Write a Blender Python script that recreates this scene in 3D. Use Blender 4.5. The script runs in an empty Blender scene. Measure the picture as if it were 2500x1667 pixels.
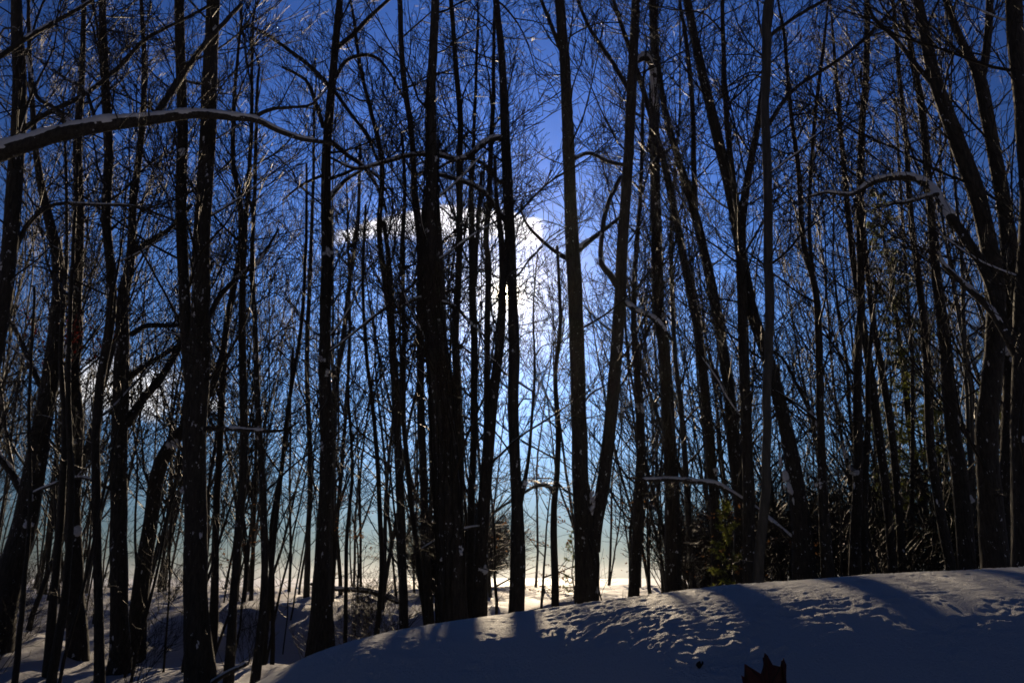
import bpy, math, random
import numpy as np
from mathutils import Vector, Matrix, Quaternion, noise as mnoise

R = math.radians
SC = bpy.context.scene
COL = SC.collection

# ------------------------------------------------------------------ camera
EYE = np.array([0.0, 0.0, 1.6])
PITCH = R(16.3)
FPX = 1944.0                       # focal length in pixels of the 2500 px wide photograph
cam_d = bpy.data.cameras.new('camera')
cam_d.lens = 28.0
cam_d.sensor_width = 36.0
cam_d.clip_start = 0.05
cam_d.clip_end = 9000
cam = bpy.data.objects.new('camera', cam_d)
cam.location = EYE
cam.rotation_euler = (R(90) + PITCH, 0, 0)
COL.objects.link(cam)
SC.camera = cam

def ray(px, py):
    cx = (px - 1250.0) / FPX
    cy = (833.5 - py) / FPX
    return np.array([cx, math.cos(PITCH) - cy * math.sin(PITCH), math.sin(PITCH) + cy * math.cos(PITCH)])

def at(px, py, Y):
    d = ray(px, py)
    t = Y / d[1]
    return EYE + d * t, t

# ------------------------------------------------------------------ sky and sun
SUN_PX = (1237, 718)
sd = ray(*SUN_PX); sd = sd / np.linalg.norm(sd)
SUN_EL = math.asin(sd[2]); SUN_AZ = math.atan2(sd[0], sd[1])     # azimuth from +Y towards +X

SC.view_settings.view_transform = 'Standard'
SC.view_settings.look = 'None'
SC.view_settings.gamma = 1.0
SC.view_settings.use_curve_mapping = False
SC.view_settings.exposure = -0.03

world = bpy.data.worlds.new('World')
SC.world = world
world.use_nodes = True
wt = world.node_tree
for n in list(wt.nodes): wt.nodes.remove(n)

def W(kind, **kw):
    n = wt.nodes.new(kind)
    for k, v in kw.items(): setattr(n, k, v)
    return n
def wlink(a, b): wt.links.new(a, b)
def mth(op, a, b=None, c=None, clamp=False):
    n = W('ShaderNodeMath', operation=op); n.use_clamp = clamp
    for i, v in enumerate((a, b, c)):
        if v is None: continue
        if isinstance(v, (int, float)): n.inputs[i].default_value = v
        else: wlink(v, n.inputs[i])
    return n.outputs[0]
def sstep(x, a, b, lo=0.0, hi=1.0):
    n = W('ShaderNodeMapRange', interpolation_type='SMOOTHSTEP')
    wlink(x, n.inputs[0])
    for i, v in zip((1, 2, 3, 4), (a, b, lo, hi)): n.inputs[i].default_value = v
    return n.outputs[0]

out = W('ShaderNodeOutputWorld'); bg = W('ShaderNodeBackground')
wlink(bg.outputs[0], out.inputs[0])
tc = W('ShaderNodeTexCoord')
sky = W('ShaderNodeTexSky', sky_type='NISHITA')
sky.sun_disc = False
sky.sun_elevation = SUN_EL
sky.sun_rotation = SUN_AZ
sky.altitude = 400
sky.air_density = 1.0
sky.dust_density = 0.05
sky.ozone_density = 2.5
nrm = W('ShaderNodeVectorMath', operation='NORMALIZE'); wlink(tc.outputs['Generated'], nrm.inputs[0])
dirv = nrm.outputs[0]
sep = W('ShaderNodeSeparateXYZ'); wlink(dirv, sep.inputs[0])
dx, dy, dz = sep.outputs
dotn = W('ShaderNodeVectorMath', operation='DOT_PRODUCT'); wlink(dirv, dotn.inputs[0]); dotn.inputs[1].default_value = tuple(sd)
ang = mth('ARCCOSINE', mth('MINIMUM', dotn.outputs['Value'], 1.0))           # angle from the sun, radians
ys = mth('MAXIMUM', dy, 0.05)
U = mth('DIVIDE', dx, ys); V = mth('DIVIDE', dz, ys)
front = sstep(dy, 0.05, 0.2)
nz = W('ShaderNodeTexNoise'); nz.inputs['Scale'].default_value = 28; nz.inputs['Detail'].default_value = 6; nz.inputs['Roughness'].default_value = 0.62
wlink(dirv, nz.inputs['Vector'])
nz2 = W('ShaderNodeTexNoise'); nz2.inputs['Scale'].default_value = 7; nz2.inputs['Detail'].default_value = 3
wlink(dirv, nz2.inputs['Vector'])
N1 = mth('SUBTRACT', nz.outputs['Fac'], 0.5); N2 = mth('SUBTRACT', nz2.outputs['Fac'], 0.5)
def uv(px, py):
    d = ray(px, py); return d[0] / d[1], d[2] / d[1]
# the bank of cloud the sun stands in: an arched, sharply lit upper edge
u0, v0 = uv(1120, 500)
ul, vl = uv(815, 566)
acoef = (v0 - vl) / (ul - u0) ** 2
du = mth('SUBTRACT', U, u0)
vtop = mth('SUBTRACT', v0, mth('MULTIPLY', mth('MULTIPLY', du, du), acoef))
tdist = mth('ADD', mth('SUBTRACT', vtop, V), mth('MULTIPLY', N1, 0.030))
urange = mth('MULTIPLY', sstep(U, ul - 0.008, ul + 0.02), sstep(U, uv(1335, 520)[0], uv(1300, 520)[0]))
thick = sstep(U, ul, uv(1080, 520)[0], 0.026, 0.060)
rim = mth('MULTIPLY', sstep(tdist, 0.0, 0.007), mth('SUBTRACT', 1.0, sstep(mth('DIVIDE', tdist, thick), 0.5, 1.0)))
rim = mth('MULTIPLY', mth('MULTIPLY', rim, urange), front)
# the veil below it, thinning away from the sun
us, vs = uv(*SUN_PX)
eu = mth('DIVIDE', mth('SUBTRACT', U, us), 0.10); ev = mth('DIVIDE', mth('SUBTRACT', V, vs + 0.01), 0.12)
er = mth('SQRT', mth('ADD', mth('MULTIPLY', eu, eu), mth('MULTIPLY', ev, ev)))
er = mth('ADD', er, mth('MULTIPLY', N1, 1.1))
veil = mth('MULTIPLY', mth('MULTIPLY', sstep(er, 1.25, 0.25), sstep(tdist, 0.0, 0.012)), front)
def puff(px, py, rx, ry, soft=0.7):
    a, b = uv(px, py)
    e1 = mth('DIVIDE', mth('SUBTRACT', U, a), rx); e2 = mth('DIVIDE', mth('SUBTRACT', V, b), ry)
    e = mth('SQRT', mth('ADD', mth('MULTIPLY', e1, e1), mth('MULTIPLY', e2, e2)))
    e = mth('ADD', e, mth('MULTIPLY', N1, 1.5))
    return mth('MULTIPLY', sstep(e, 1.1, 1.1 - soft), front)
puffs = None
for p in ((360, 962, 0.042, 0.046), (235, 945, 0.062, 0.040), (520, 988, 0.022, 0.010), ):
    q = puff(*p); puffs = q if puffs is None else mth('MAXIMUM', puffs, q)
puffs_b = mth('MAXIMUM', puff(2255, 600, 0.016, 0.014), puff(2120, 655, 0.014, 0.010))
SKY_STRENGTH = 0.105
def cadd(col, fac, rgb, mul):
    """col + fac*mul*rgb (thin clouds and the glare round the sun scatter extra sunlight)"""
    c = W('ShaderNodeVectorMath', operation='SCALE'); c.inputs[0].default_value = rgb
    wlink(mth('MULTIPLY', fac, mul), c.inputs['Scale'])
    a = W('ShaderNodeVectorMath', operation='ADD'); wlink(col, a.inputs[0]); wlink(c.outputs[0], a.inputs[1])
    return a.outputs[0]
tint = W('ShaderNodeVectorMath', operation='MULTIPLY'); wlink(sky.outputs[0], tint.inputs[0])
tmix = W('ShaderNodeMix', data_type='RGBA'); wlink(sstep(dz, 0.02, 0.55), tmix.inputs[0])
tmix.inputs[6].default_value = (0.62, 0.86, 1.16, 1); tmix.inputs[7].default_value = (0.285, 0.485, 0.95, 1)
wlink(tmix.outputs[2], tint.inputs[1])
# clear cold air: the blue deepens away from the sun
deep = mth('ADD', 0.15, mth('MULTIPLY', 1.42, mth('POWER', 2.718, mth('MULTIPLY', mth('MULTIPLY', ang, ang), -3.8))))
sc_ = W('ShaderNodeVectorMath', operation='SCALE'); wlink(tint.outputs[0], sc_.inputs[0]); wlink(mth('MULTIPLY', deep, sstep(dz, 0.0, 0.24, 0.24, 1.0)), sc_.inputs['Scale'])
colr = sc_.outputs[0]
glow = mth('DIVIDE', 1.0, mth('ADD', 1.0, mth('POWER', mth('DIVIDE', ang, 0.034), 2.6)))
core = mth('DIVIDE', 1.0, mth('ADD', 1.0, mth('POWER', mth('DIVIDE', ang, 0.006), 4.0)))
colr = cadd(colr, rim, (1.0, 0.86, 0.58), 15.0)
colr = cadd(colr, veil, (1.0, 0.95, 0.92), 2.6)
colr = cadd(colr, puffs, (1.0, 0.87, 0.66), 13.0)
colr = cadd(colr, puffs_b, (1.0, 0.92, 0.8), 2.2)
colr = cadd(colr, glow, (1.0, 0.86, 0.55), 18.0)
colr = cadd(colr, core, (1.0, 0.85, 0.55), 900.0)
wlink(colr, bg.inputs['Color'])
bg.inputs['Strength'].default_value = SKY_STRENGTH

sl = bpy.data.lights.new('sun', 'SUN')
sl.energy = 4.8
sl.angle = R(0.55)
sl.color = (1.0, 0.79, 0.53)
so = bpy.data.objects.new('sun', sl)
so.rotation_euler = Vector(tuple(sd)).to_track_quat('Z', 'Y').to_euler()
so.location = (0, 30, 40)
COL.objects.link(so)

SC.cycles.use_denoising = True
SC.cycles.denoiser = 'OPENIMAGEDENOISE'
SC.cycles.denoising_input_passes = 'RGB_ALBEDO_NORMAL'
SC.cycles.max_bounces = 5
SC.cycles.diffuse_bounces = 3
SC.cycles.pixel_filter_type = 'BLACKMAN_HARRIS'
SC.cycles.filter_width = 1.7
SC.cycles.sample_clamp_indirect = 4.0

# ------------------------------------------------------------------ materials
def mat(name):
    m = bpy.data.materials.new(name); m.use_nodes = True
    t = m.node_tree; b = t.nodes['Principled BSDF']
    def new(kind, **kw):
        n = t.nodes.new(kind)
        for k, v in kw.items(): setattr(n, k, v)
        return n
    return m, t, b, new

def bark_material(name, c1, c2, flecks=0.60, rough=0.75, spec=0.35, scale=1.0):
    m, t, b, new = mat(name); L = t.links.new
    co = new('ShaderNodeTexCoord')
    mp = new('ShaderNodeMapping'); mp.inputs['Scale'].default_value = (scale, scale, 0.22 * scale); L(co.outputs['Object'], mp.inputs[0])
    n1 = new('ShaderNodeTexNoise'); n1.inputs['Scale'].default_value = 34; n1.inputs['Detail'].default_value = 5; n1.inputs['Roughness'].default_value = 0.65
    L(mp.outputs[0], n1.inputs['Vector'])
    vo = new('ShaderNodeTexVoronoi', feature='DISTANCE_TO_EDGE'); vo.inputs['Scale'].default_value = 26; L(mp.outputs[0], vo.inputs['Vector'])
    cr = new('ShaderNodeValToRGB'); cr.color_ramp.elements[0].position = 0.35; cr.color_ramp.elements[1].position = 0.7
    cr.color_ramp.elements[0].color = (*c1, 1); cr.color_ramp.elements[1].color = (*c2, 1); L(n1.outputs['Fac'], cr.inputs[0])
    # flecks of wind-blown snow caught in the bark
    n2 = new('ShaderNodeTexNoise'); n2.inputs['Scale'].default_value = 17; n2.inputs['Detail'].default_value = 4; n2.inputs['Roughness'].default_value = 0.7
    mp2 = new('ShaderNodeMapping'); mp2.inputs['Scale'].default_value = (1, 1, 0.6); L(co.outputs['Object'], mp2.inputs[0]); L(mp2.outputs[0], n2.inputs['Vector'])
    n3 = new('ShaderNodeTexNoise'); n3.inputs['Scale'].default_value = 1.1; n3.inputs['Detail'].default_value = 1; L(co.outputs['Object'], n3.inputs['Vector'])
    ad = new('ShaderNodeMath', operation='ADD'); L(n2.outputs['Fac'], ad.inputs[0])
    sm = new('ShaderNodeMath', operation='MULTIPLY_ADD'); L(n3.outputs['Fac'], sm.inputs[0]); sm.inputs[1].default_value = 0.30; sm.inputs[2].default_value = -0.15
    L(sm.outputs[0], ad.inputs[1])
    mr = new('ShaderNodeMapRange'); L(ad.outputs[0], mr.inputs[0]); mr.inputs[1].default_value = flecks + 0.05; mr.inputs[2].default_value = flecks + 0.085
    mx = new('ShaderNodeMix', data_type='RGBA'); L(mr.outputs[0], mx.inputs[0]); L(cr.outputs[0], mx.inputs[6]); mx.inputs[7].default_value = (0.72, 0.74, 0.80, 1)
    L(mx.outputs[2], b.inputs['Base Color'])
    b.inputs['Roughness'].default_value = rough; b.inputs['Specular IOR Level'].default_value = spec
    hs = new('ShaderNodeMath', operation='MULTIPLY_ADD'); L(vo.outputs[0], hs.inputs[0]); hs.inputs[1].default_value = 1.6; L(n1.outputs['Fac'], hs.inputs[2])
    bp = new('ShaderNodeBump'); bp.inputs['Strength'].default_value = 0.9; bp.inputs['Distance'].default_value = 0.014; L(hs.outputs[0], bp.inputs['Height'])
    L(bp.outputs[0], b.inputs['Normal'])
    return m

M_BARK = bark_material('dark_bark', (0.018, 0.015, 0.012), (0.062, 0.052, 0.043), 0.600)
M_GREY = bark_material('smooth_flare_grey_bark', (0.032, 0.030, 0.027), (0.082, 0.076, 0.068), 0.66, 0.6, 0.4, 0.6)  # beech grey, its paler tone also standing in for backlit flare
M_YOUNG = bark_material('young_bark', (0.020, 0.017, 0.014), (0.055, 0.047, 0.039), 0.66, 0.6, 0.25, 2.0)

m, t, b, new = mat('twig'); M_TWIG = m
n1 = new('ShaderNodeTexNoise'); n1.inputs['Scale'].default_value = 9
cr = new('ShaderNodeValToRGB'); cr.color_ramp.elements[0].color = (0.012, 0.010, 0.008, 1); cr.color_ramp.elements[1].color = (0.036, 0.028, 0.021, 1)
tco = new('ShaderNodeTexCoord'); t.links.new(tco.outputs['Object'], n1.inputs['Vector'])
t.links.new(n1.outputs['Fac'], cr.inputs[0]); t.links.new(cr.outputs[0], b.inputs['Base Color'])
b.inputs['Roughness'].default_value = 0.5; b.inputs['Specular IOR Level'].default_value = 0.16

def snow_material(name, fine, dist, tintc=(0.80, 0.82, 0.86)):
    m, t, b, new = mat(name); L = t.links.new
    co = new('ShaderNodeTexCoord')
    a = new('ShaderNodeTexNoise'); a.inputs['Scale'].default_value = fine; a.inputs['Detail'].default_value = 5; a.inputs['Roughness'].default_value = 0.7; L(co.outputs['Object'], a.inputs['Vector'])
    c = new('ShaderNodeTexNoise'); c.inputs['Scale'].default_value = 0.9; c.inputs['Detail'].default_value = 3; L(co.outputs['Object'], c.inputs['Vector'])
    cr = new('ShaderNodeValToRGB'); cr.color_ramp.elements[0].position = 0.3; cr.color_ramp.elements[1].position = 0.7
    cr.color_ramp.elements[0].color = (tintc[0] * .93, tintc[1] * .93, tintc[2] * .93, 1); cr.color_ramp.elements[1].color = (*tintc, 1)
    L(c.outputs['Fac'], cr.inputs[0]); L(cr.outputs[0], b.inputs['Base Color'])
    b.inputs['Roughness'].default_value = 0.62; b.inputs['Specular IOR Level'].default_value = 0.25
    bp = new('ShaderNodeBump'); bp.inputs['Strength'].default_value = 0.75; bp.inputs['Distance'].default_value = dist; L(a.outputs['Fac'], bp.inputs['Height']); L(bp.outputs[0], b.inputs['Normal'])
    return m
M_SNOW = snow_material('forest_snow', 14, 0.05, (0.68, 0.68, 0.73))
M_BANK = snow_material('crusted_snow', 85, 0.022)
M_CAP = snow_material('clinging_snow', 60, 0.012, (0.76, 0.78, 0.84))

def leaf_material(name, c1, c2, transl, tcol, sc=7):
    m, t, b, new = mat(name); L = t.links.new
    co = new('ShaderNodeTexCoord'); n1 = new('ShaderNodeTexNoise'); n1.inputs['Scale'].default_value = sc; n1.inputs['Detail'].default_value = 4; L(co.outputs['Object'], n1.inputs['Vector'])
    cr = new('ShaderNodeValToRGB'); cr.color_ramp.elements[0].position = 0.3; cr.color_ramp.elements[1].position = 0.7
    cr.color_ramp.elements[0].color = (*c1, 1); cr.color_ramp.elements[1].color = (*c2, 1); L(n1.outputs['Fac'], cr.inputs[0]); L(cr.outputs[0], b.inputs['Base Color'])
    b.inputs['Roughness'].default_value = 0.55
    tr = new('ShaderNodeBsdfTranslucent'); tr.inputs['Color'].default_value = (*tcol, 1)
    mx = new('ShaderNodeMixShader'); mx.inputs[0].default_value = transl
    L(b.outputs[0], mx.inputs[1]); L(tr.outputs[0], mx.inputs[2]); L(mx.outputs[0], t.nodes['Material Output'].inputs['Surface'])
    return m
M_BEECH = leaf_material('dry_beech_leaf', (0.11, 0.055, 0.025), (0.20, 0.10, 0.045), 0.35, (0.34, 0.16, 0.05))
M_OAK = leaf_material('dry_oak_leaf', (0.035, 0.014, 0.010), (0.09, 0.030, 0.018), 0.30, (0.22, 0.02, 0.008), 40)
M_NEEDLE = leaf_material('green_needle', (0.035, 0.055, 0.016), (0.080, 0.105, 0.030), 0.45, (0.30, 0.33, 0.06), 3)

# ------------------------------------------------------------------ mesh helpers
def link(name, me, m, parent=None, loc=None):
    o = bpy.data.objects.new(name, me)
    COL.objects.link(o)
    if m is not None and not me.materials: me.materials.append(m)
    if parent is not None: o.parent = parent
    if loc is not None: o.location = loc
    return o

def mesh(name, V, F, smooth=True):
    V = np.asarray(V, dtype=np.float32); F = np.asarray(F, dtype=np.int32)
    me = bpy.data.meshes.new(name)
    k = F.shape[1]
    me.vertices.add(len(V)); me.vertices.foreach_set('co', V.ravel())
    me.loops.add(F.size); me.loops.foreach_set('vertex_index', F.ravel())
    me.polygons.add(len(F)); me.polygons.foreach_set('loop_start', np.arange(0, F.size, k, dtype=np.int32))
    me.polygons.foreach_set('loop_total', np.full(len(F), k, dtype=np.int32))
    if smooth: me.polygons.foreach_set('use_smooth', np.ones(len(F), dtype=bool))
    me.update(calc_edges=True)
    return me

def thing(name, label, cat, loc, group=None):
    o = bpy.data.objects.new(name, None)
    o.empty_display_size = 0.2
    COL.objects.link(o); o.location = tuple(loc)
    tagit(o, label, cat, group)
    return o
def tagit(o, label, cat, group=None):
    o['label'] = label; o['category'] = cat
    if group: o['group'] = group
    return o

class Tubes:
    """collects tubes; quads, end closed to a point"""
    def __init__(s): s.V = []; s.F = []; s.n = 0
    def add(s, P, r, k=6, wob=0.0, rng=None, cap=True):
        P = np.asarray(P, float); r = np.asarray(r, float); n = len(P)
        T = np.empty_like(P); T[1:-1] = P[2:] - P[:-2]; T[0] = P[1] - P[0]; T[-1] = P[-1] - P[-2]
        T /= np.linalg.norm(T, axis=1)[:, None] + 1e-12
        ref = np.array([0, 1, 0.]) if abs(T[0][1]) < 0.8 else np.array([1., 0, 0])
        A = ref - T * (T @ ref)[:, None]; A /= np.linalg.norm(A, axis=1)[:, None] + 1e-9
        B = np.cross(T, A)
        th = np.arange(k) * 2 * math.pi / k
        rr = np.repeat(r[:, None], k, 1)
        if wob and rng is not None:
            g = rng.normal(0, 1, (n, k))
            g = (g + np.roll(g, 1, 1) + np.roll(g, -1, 1)) / 1.8
            g[1:-1] = (g[:-2] + g[1:-1] + g[2:]) / 1.9
            rr = rr * (1 + wob * g)
        V = P[:, None, :] + rr[:, :, None] * (np.cos(th)[None, :, None] * A[:, None, :] + np.sin(th)[None, :, None] * B[:, None, :])
        i = np.arange(n - 1)[:, None] * k; j = np.arange(k)[None, :]; j2 = (j + 1) % k
        F = np.stack([i + j, i + j2, i + k + j2, i + k + j], -1).reshape(-1, 4) + s.n
        s.V.append(V.reshape(-1, 3)); s.F.append(F); s.n += n * k
        if cap:                                   # close both ends with degenerate fans
            for e, sg in ((0, 1), (n - 1, -1)):
                s.V.append(P[e][None]); c = s.n; s.n += 1
                b0 = F[0, 0] + e * k
                jj = np.arange(k); a = b0 + jj; b = b0 + (jj + 1) % k
                m = k // 2
                if k % 2 == 0:
                    q = np.array([[c, b0 + (2 * x + 2) % k, b0 + 2 * x + 1, b0 + 2 * x] for x in range(m)])
                    s.F.append(q if sg > 0 else q[:, ::-1])
    def mesh(s, name):
        return mesh(name, np.concatenate(s.V), np.concatenate(s.F))

def rot_about(v, ax, a):
    ax = ax / (np.linalg.norm(ax) + 1e-9); c, s = math.cos(a), math.sin(a)
    return v * c + np.cross(ax, v) * s + ax * (ax @ v) * (1 - c)

def grow(tb, p, d, L, r, lev, maxlev, rng, cfg):
    """one woody axis and, on it, the next order of twigs"""
    ns = cfg['seg'][lev]; k = cfg['sides'][lev]
    pts = [np.array(p, float)]; d = np.array(d, float); d /= np.linalg.norm(d)
    dirs = [d]
    st = L / ns
    for i in range(ns):
        d = d + rng.normal(0, cfg['wig'][lev], 3) + np.array([0, 0, cfg['up'][lev]]) / ns
        d /= np.linalg.norm(d); pts.append(pts[-1] + d * st); dirs.append(d)
    rad = r * (1 - np.linspace(0, 1, ns + 1) ** 1.2 * cfg.get('tap', 0.75))
    rad = np.maximum(rad, cfg['rmin'])
    tb.add(pts, rad, k, cap=False)
    if lev >= maxlev: return pts, rad
    nc = cfg['kids'][lev]; nc = max(1, int(round(nc * rng.uniform(0.75, 1.25))))
    for c in range(nc):
        f = cfg['first'][lev] + (1 - cfg['first'][lev]) * (c + rng.uniform(0.1, 0.9)) / nc
        x = f * ns; i = min(int(x), ns - 1); q = pts[i] + (pts[i + 1] - pts[i]) * (x - i)
        dd = dirs[i]
        perp = np.cross(dd, rng.normal(0, 1, 3)); a = R(rng.uniform(*cfg['angle'][lev]))
        cd = rot_about(dd, perp, a)
        if cd[2] < -0.25: cd[2] *= 0.3
        l2 = L * rng.uniform(*cfg['len'][lev]) * (1.15 - 0.6 * f)
        rr = float(np.interp(x, np.arange(ns + 1), rad)) * rng.uniform(0.45, 0.7)
        grow(tb, q, cd, l2, rr, lev + 1, maxlev, rng, cfg)
    return pts, rad

def ridge(tb, P, r, rng, h=0.9, lift=0.55, gap=0.0):
    """snow lying along the upper side of a limb"""
    P = np.asarray(P, float); r = np.asarray(r, float)
    n = max(6, len(P) * 3)
    x = np.linspace(0, len(P) - 1, n); Q = np.stack([np.interp(x, np.arange(len(P)), P[:, i]) for i in range(3)], 1)
    rr = np.interp(x, np.arange(len(P)), r)
    e = np.minimum(1, np.minimum(np.arange(n) + 0.25, n - 0.75 - np.arange(n)) / 2.0)
    g_ = np.convolve(rng.normal(0, 0.22, n + 4), np.ones(5) / 5, 'valid')
    s = rr * h * e * (1 + g_) + 0.002
    Q = Q + np.array([0, 0, 1])[None] * (rr * lift)[:, None]
    tb.add(Q, s, 10, 0.035, rng)

# ------------------------------------------------------------------ ground
def sm(a, b, x):
    t = np.clip((x - a) / (b - a), 0, 1); return t * t * (3 - 2 * t)

_W = [(0.21, 0.13, 0.4), (0.37, -0.29, 1.9), (-0.61, 0.43, 4.1), (0.83, 0.71, 0.3), (1.43, -1.1, 2.2), (-1.1, 2.1, 5.0), (2.3, 1.7, 1.2)]
def ground_z(x, y):
    x = np.asarray(x, float); y = np.asarray(y, float)
    lf = sm(-6.0, -8.5, x)                                     # on one side the step runs out into a gentle slope
    edge = 18.4 + 0.8 * np.sin(x * 0.42 + 0.7) + 0.45 * np.sin(x * 1.1) + 0.3 * np.sin(x * 2.3 + 1)
    steep = 0.95 * sm(edge - 2.2, edge + 1.0, y)
    gentle = 0.95 * sm(11.5, 24, y)
    z = steep * (1 - lf) + gentle * lf
    for i, (a, b, c) in enumerate(_W):
        z = z + (0.055 if i < 3 else 0.028) * np.sin(a * x * 1.3 + b * y * 1.3 + c)
    for i, (a, b, c) in enumerate(((2.9, 3.7, .3), (-3.9, 2.7, 1.1), (4.6, -4.1, 2.6), (6.9, 5.2, 4.0), (-7.7, 6.1, 0.9), (9.8, 11.3, 3.1), (-12.1, 10.2, 5.2))):
        z = z + (0.020 if i < 3 else 0.011) * np.sin(a * x + b * y + c + 1.3 * np.sin(0.37 * b * x - 0.41 * a * y))
    z = z + 0.55 * np.exp(-(((x + 9.2) / 1.6) ** 2 + ((y - 14.3) / 1.5) ** 2))
    z = z - np.clip(y - 44, 0, 160) * 0.13
    far = np.clip((np.hypot(x, y) - 60) / 200, 0, 1)
    return z - 3.0 * far * (y < 44)

ax = np.concatenate([-np.geomspace(3500, 32, 26), np.arange(-30, 30.01, 0.3), np.geomspace(32, 3500, 26)])
ay = np.concatenate([-np.geomspace(3500, 11, 22), np.arange(-9, 46.01, 0.26), np.geomspace(47, 5000, 34)])
gx, gy = np.meshgrid(ax, ay)
gz = ground_z(gx, gy)
under = (gx > -2.6) & (gx < 8.5) & (gy > 0.6) & (gy < 8.2)
gz = np.where(under, gz - 0.25, gz)
def grid_faces(nx, ny):
    i = np.arange(ny - 1)[:, None] * nx; j = np.arange(nx - 1)[None]
    return np.stack([i + j, i + j + 1, i + nx + j + 1, i + nx + j], -1).reshape(-1, 4)
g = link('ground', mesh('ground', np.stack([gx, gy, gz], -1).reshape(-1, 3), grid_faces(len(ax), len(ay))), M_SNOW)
g['kind'] = 'structure'; g['label'] = 'snow covered forest floor rising to an open field'

# the bank of snow in front: crest traced across, rounded over towards the camera
CREST = [(645, 1667), (744, 1600), (903, 1549), (1063, 1522), (1254, 1500), (1488, 1470), (1700, 1441), (1966, 1415), (2232, 1394), (2500, 1379)]
YC = 4.5
cxs = [-4.5, -2.6]; czs = [-0.6, 0.55]
for px, py in CREST:
    P, _ = at(px, py, YC); cxs.append(P[0]); czs.append(P[2])
cxs += [4.2, 6.5, 9.0, 11.0]; czs += [czs[-1] + 0.05, czs[-1] + 0.0, 0.9, -0.5]
bx = np.concatenate([np.arange(-4.5, -1.9, 0.08), np.arange(-1.9, 3.4, 0.0112), np.arange(3.4, 11, 0.09)])
by = np.concatenate([np.arange(-0.2, 2.4, 0.06), np.arange(2.4, 5.3, 0.0098), np.arange(5.3, 9.4, 0.08)])
X, Y = np.meshgrid(bx, by)
cz = np.interp(X, cxs, czs)
kz = np.array([0.02, 0.1, 0.2, 0.3, 0.4, 0.3, 0.2, 0.1, 0.02])
cz1 = np.interp(np.convolve(np.arange(0), [1]) if False else bx, cxs, czs)
ker = np.exp(-np.linspace(-2, 2, 41) ** 2); 
bxu = np.arange(-5.5, 12, 0.02); czu = np.interp(bxu, cxs, czs); czu = np.convolve(np.pad(czu, 20, mode='edge'), ker / ker.sum(), 'valid')
cz = np.interp(X, bxu, czu)
yc = YC + 0.12 * np.sin(X * 1.1 + 0.5) + 0.05 * np.sin(X * 2.7)
tt = yc - Y
kf = 0.36 + 0.75 * sm(0.75, -0.35, X); tm = 0.54 / kf
near = np.where(tt < tm, 0.5 * kf * tt ** 2, 0.5 * kf * tm ** 2 + 0.54 * (tt - tm))
farb = np.where(-tt < 1.6, 0.5 * 0.30 * tt ** 2, 0.5 * 0.30 * 1.6 ** 2 + 0.48 * (-tt - 1.6))
Z = cz - np.where(tt > 0, near, farb)
# wind-ruffled crust: ripples across the light, knobs and crumbs
rng = np.random.default_rng(5)
def vnoise(x, y, seed):
    r = np.random.default_rng(seed); n = 256; G = r.normal(0, 1, (n, n))
    xi = np.floor(x).astype(int); yi = np.floor(y).astype(int); fx = x - xi; fy = y - yi
    fx = fx * fx * (3 - 2 * fx); fy = fy * fy * (3 - 2 * fy)
    a = G[yi % n, xi % n]; b = G[yi % n, (xi + 1) % n]; c = G[(yi + 1) % n, xi % n]; d = G[(yi + 1) % n, (xi + 1) % n]
    return (a * (1 - fx) + b * fx) * (1 - fy) + (c * (1 - fx) + d * fx) * fy
wx = X + 0.05 * vnoise(X * 3, Y * 3, 1); wy = Y + 0.06 * vnoise(X * 4, Y * 4, 2) + 0.10 * X
rip = 0.0020 * vnoise(wx * 8, wy * 19, 3) + 0.0018 * vnoise(wx * 19, wy * 38, 4) + 0.0016 * vnoise(wx * 38, wy * 58, 6) + 0.0014 * vnoise(wx * 66, wy * 76, 7)
rough = 0.7 + 0.3 * sm(-0.1, 0.55, X + 0.25 * vnoise(X * 1.1, Y * 1.1, 8)) 
crust = sm(1.75, 1.0, tt) * rough
crust = np.clip(crust * (0.85 + 0.38 * vnoise(X * 2.3, Y * 3.1, 21) + 0.25 * vnoise(X * 6, Y * 7, 22)), 0.10, 1.7)
Z = Z + rip * crust + 0.008 * vnoise(X * 1.6, Y * 1.6, 9)
bank = link('snow_bank', mesh('snow_bank', np.stack([X, Y, Z], -1).reshape(-1, 3), grid_faces(len(bx), len(by))), M_BANK)
bank['kind'] = 'structure'; bank['label'] = 'rounded snow bank with a wind crusted sunlit crest'
def bank_z(x, y):
    i = np.abs(bx - x).argmin(); j = np.abs(by - y).argmin(); return float(Z[j, i])

def base_D(px, py):
    """distance at which the line of sight meets the forest floor"""
    d = ray(px, py)
    for Y_ in np.arange(9.5, 60, 0.05):
        P = EYE + d * (Y_ / d[1])
        if P[2] <= ground_z(P[0], P[1]): return Y_
    return 20.0

# ------------------------------------------------------------------ templates shared by the trees
CFG = dict(seg=[9, 5, 4, 2], sides=[6, 4, 3, 3], wig=[0.075, 0.075, 0.09, 0.10], up=[0.45, 0.50, 0.40, 0.2],
           kids=[8, 3.8, 1.4], first=[0.14, 0.15, 0.2], angle=[(24, 48), (24, 46), (24, 48)], len=[(0.40, 0.78), (0.40, 0.72), (0.35, 0.6)], rmin=0.0046)
BOUGH = []
for i in range(16):
    rng = np.random.default_rng(100 + i)
    tb = Tubes(); cfg = dict(CFG)
    if i % 4 == 3: cfg['wig'] = [0.17, 0.14, 0.14, 0.14]; cfg['up'] = [0.1, 0.2, 0.1, 0]     # crooked
    pts, rad = grow(tb, (-0.03, 0, 0), (1, 0, 0.0), 2.0, 0.017, 0, 3, rng, cfg)
    me = tb.mesh('branch'); me.materials.append(M_TWIG)
    ts = Tubes(); ridge(ts, pts[:6], rad[:6] * 0.9, rng)
    ms = ts.mesh('branch_snow'); ms.materials.append(M_CAP)
    BOUGH.append((me, ms))
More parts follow.
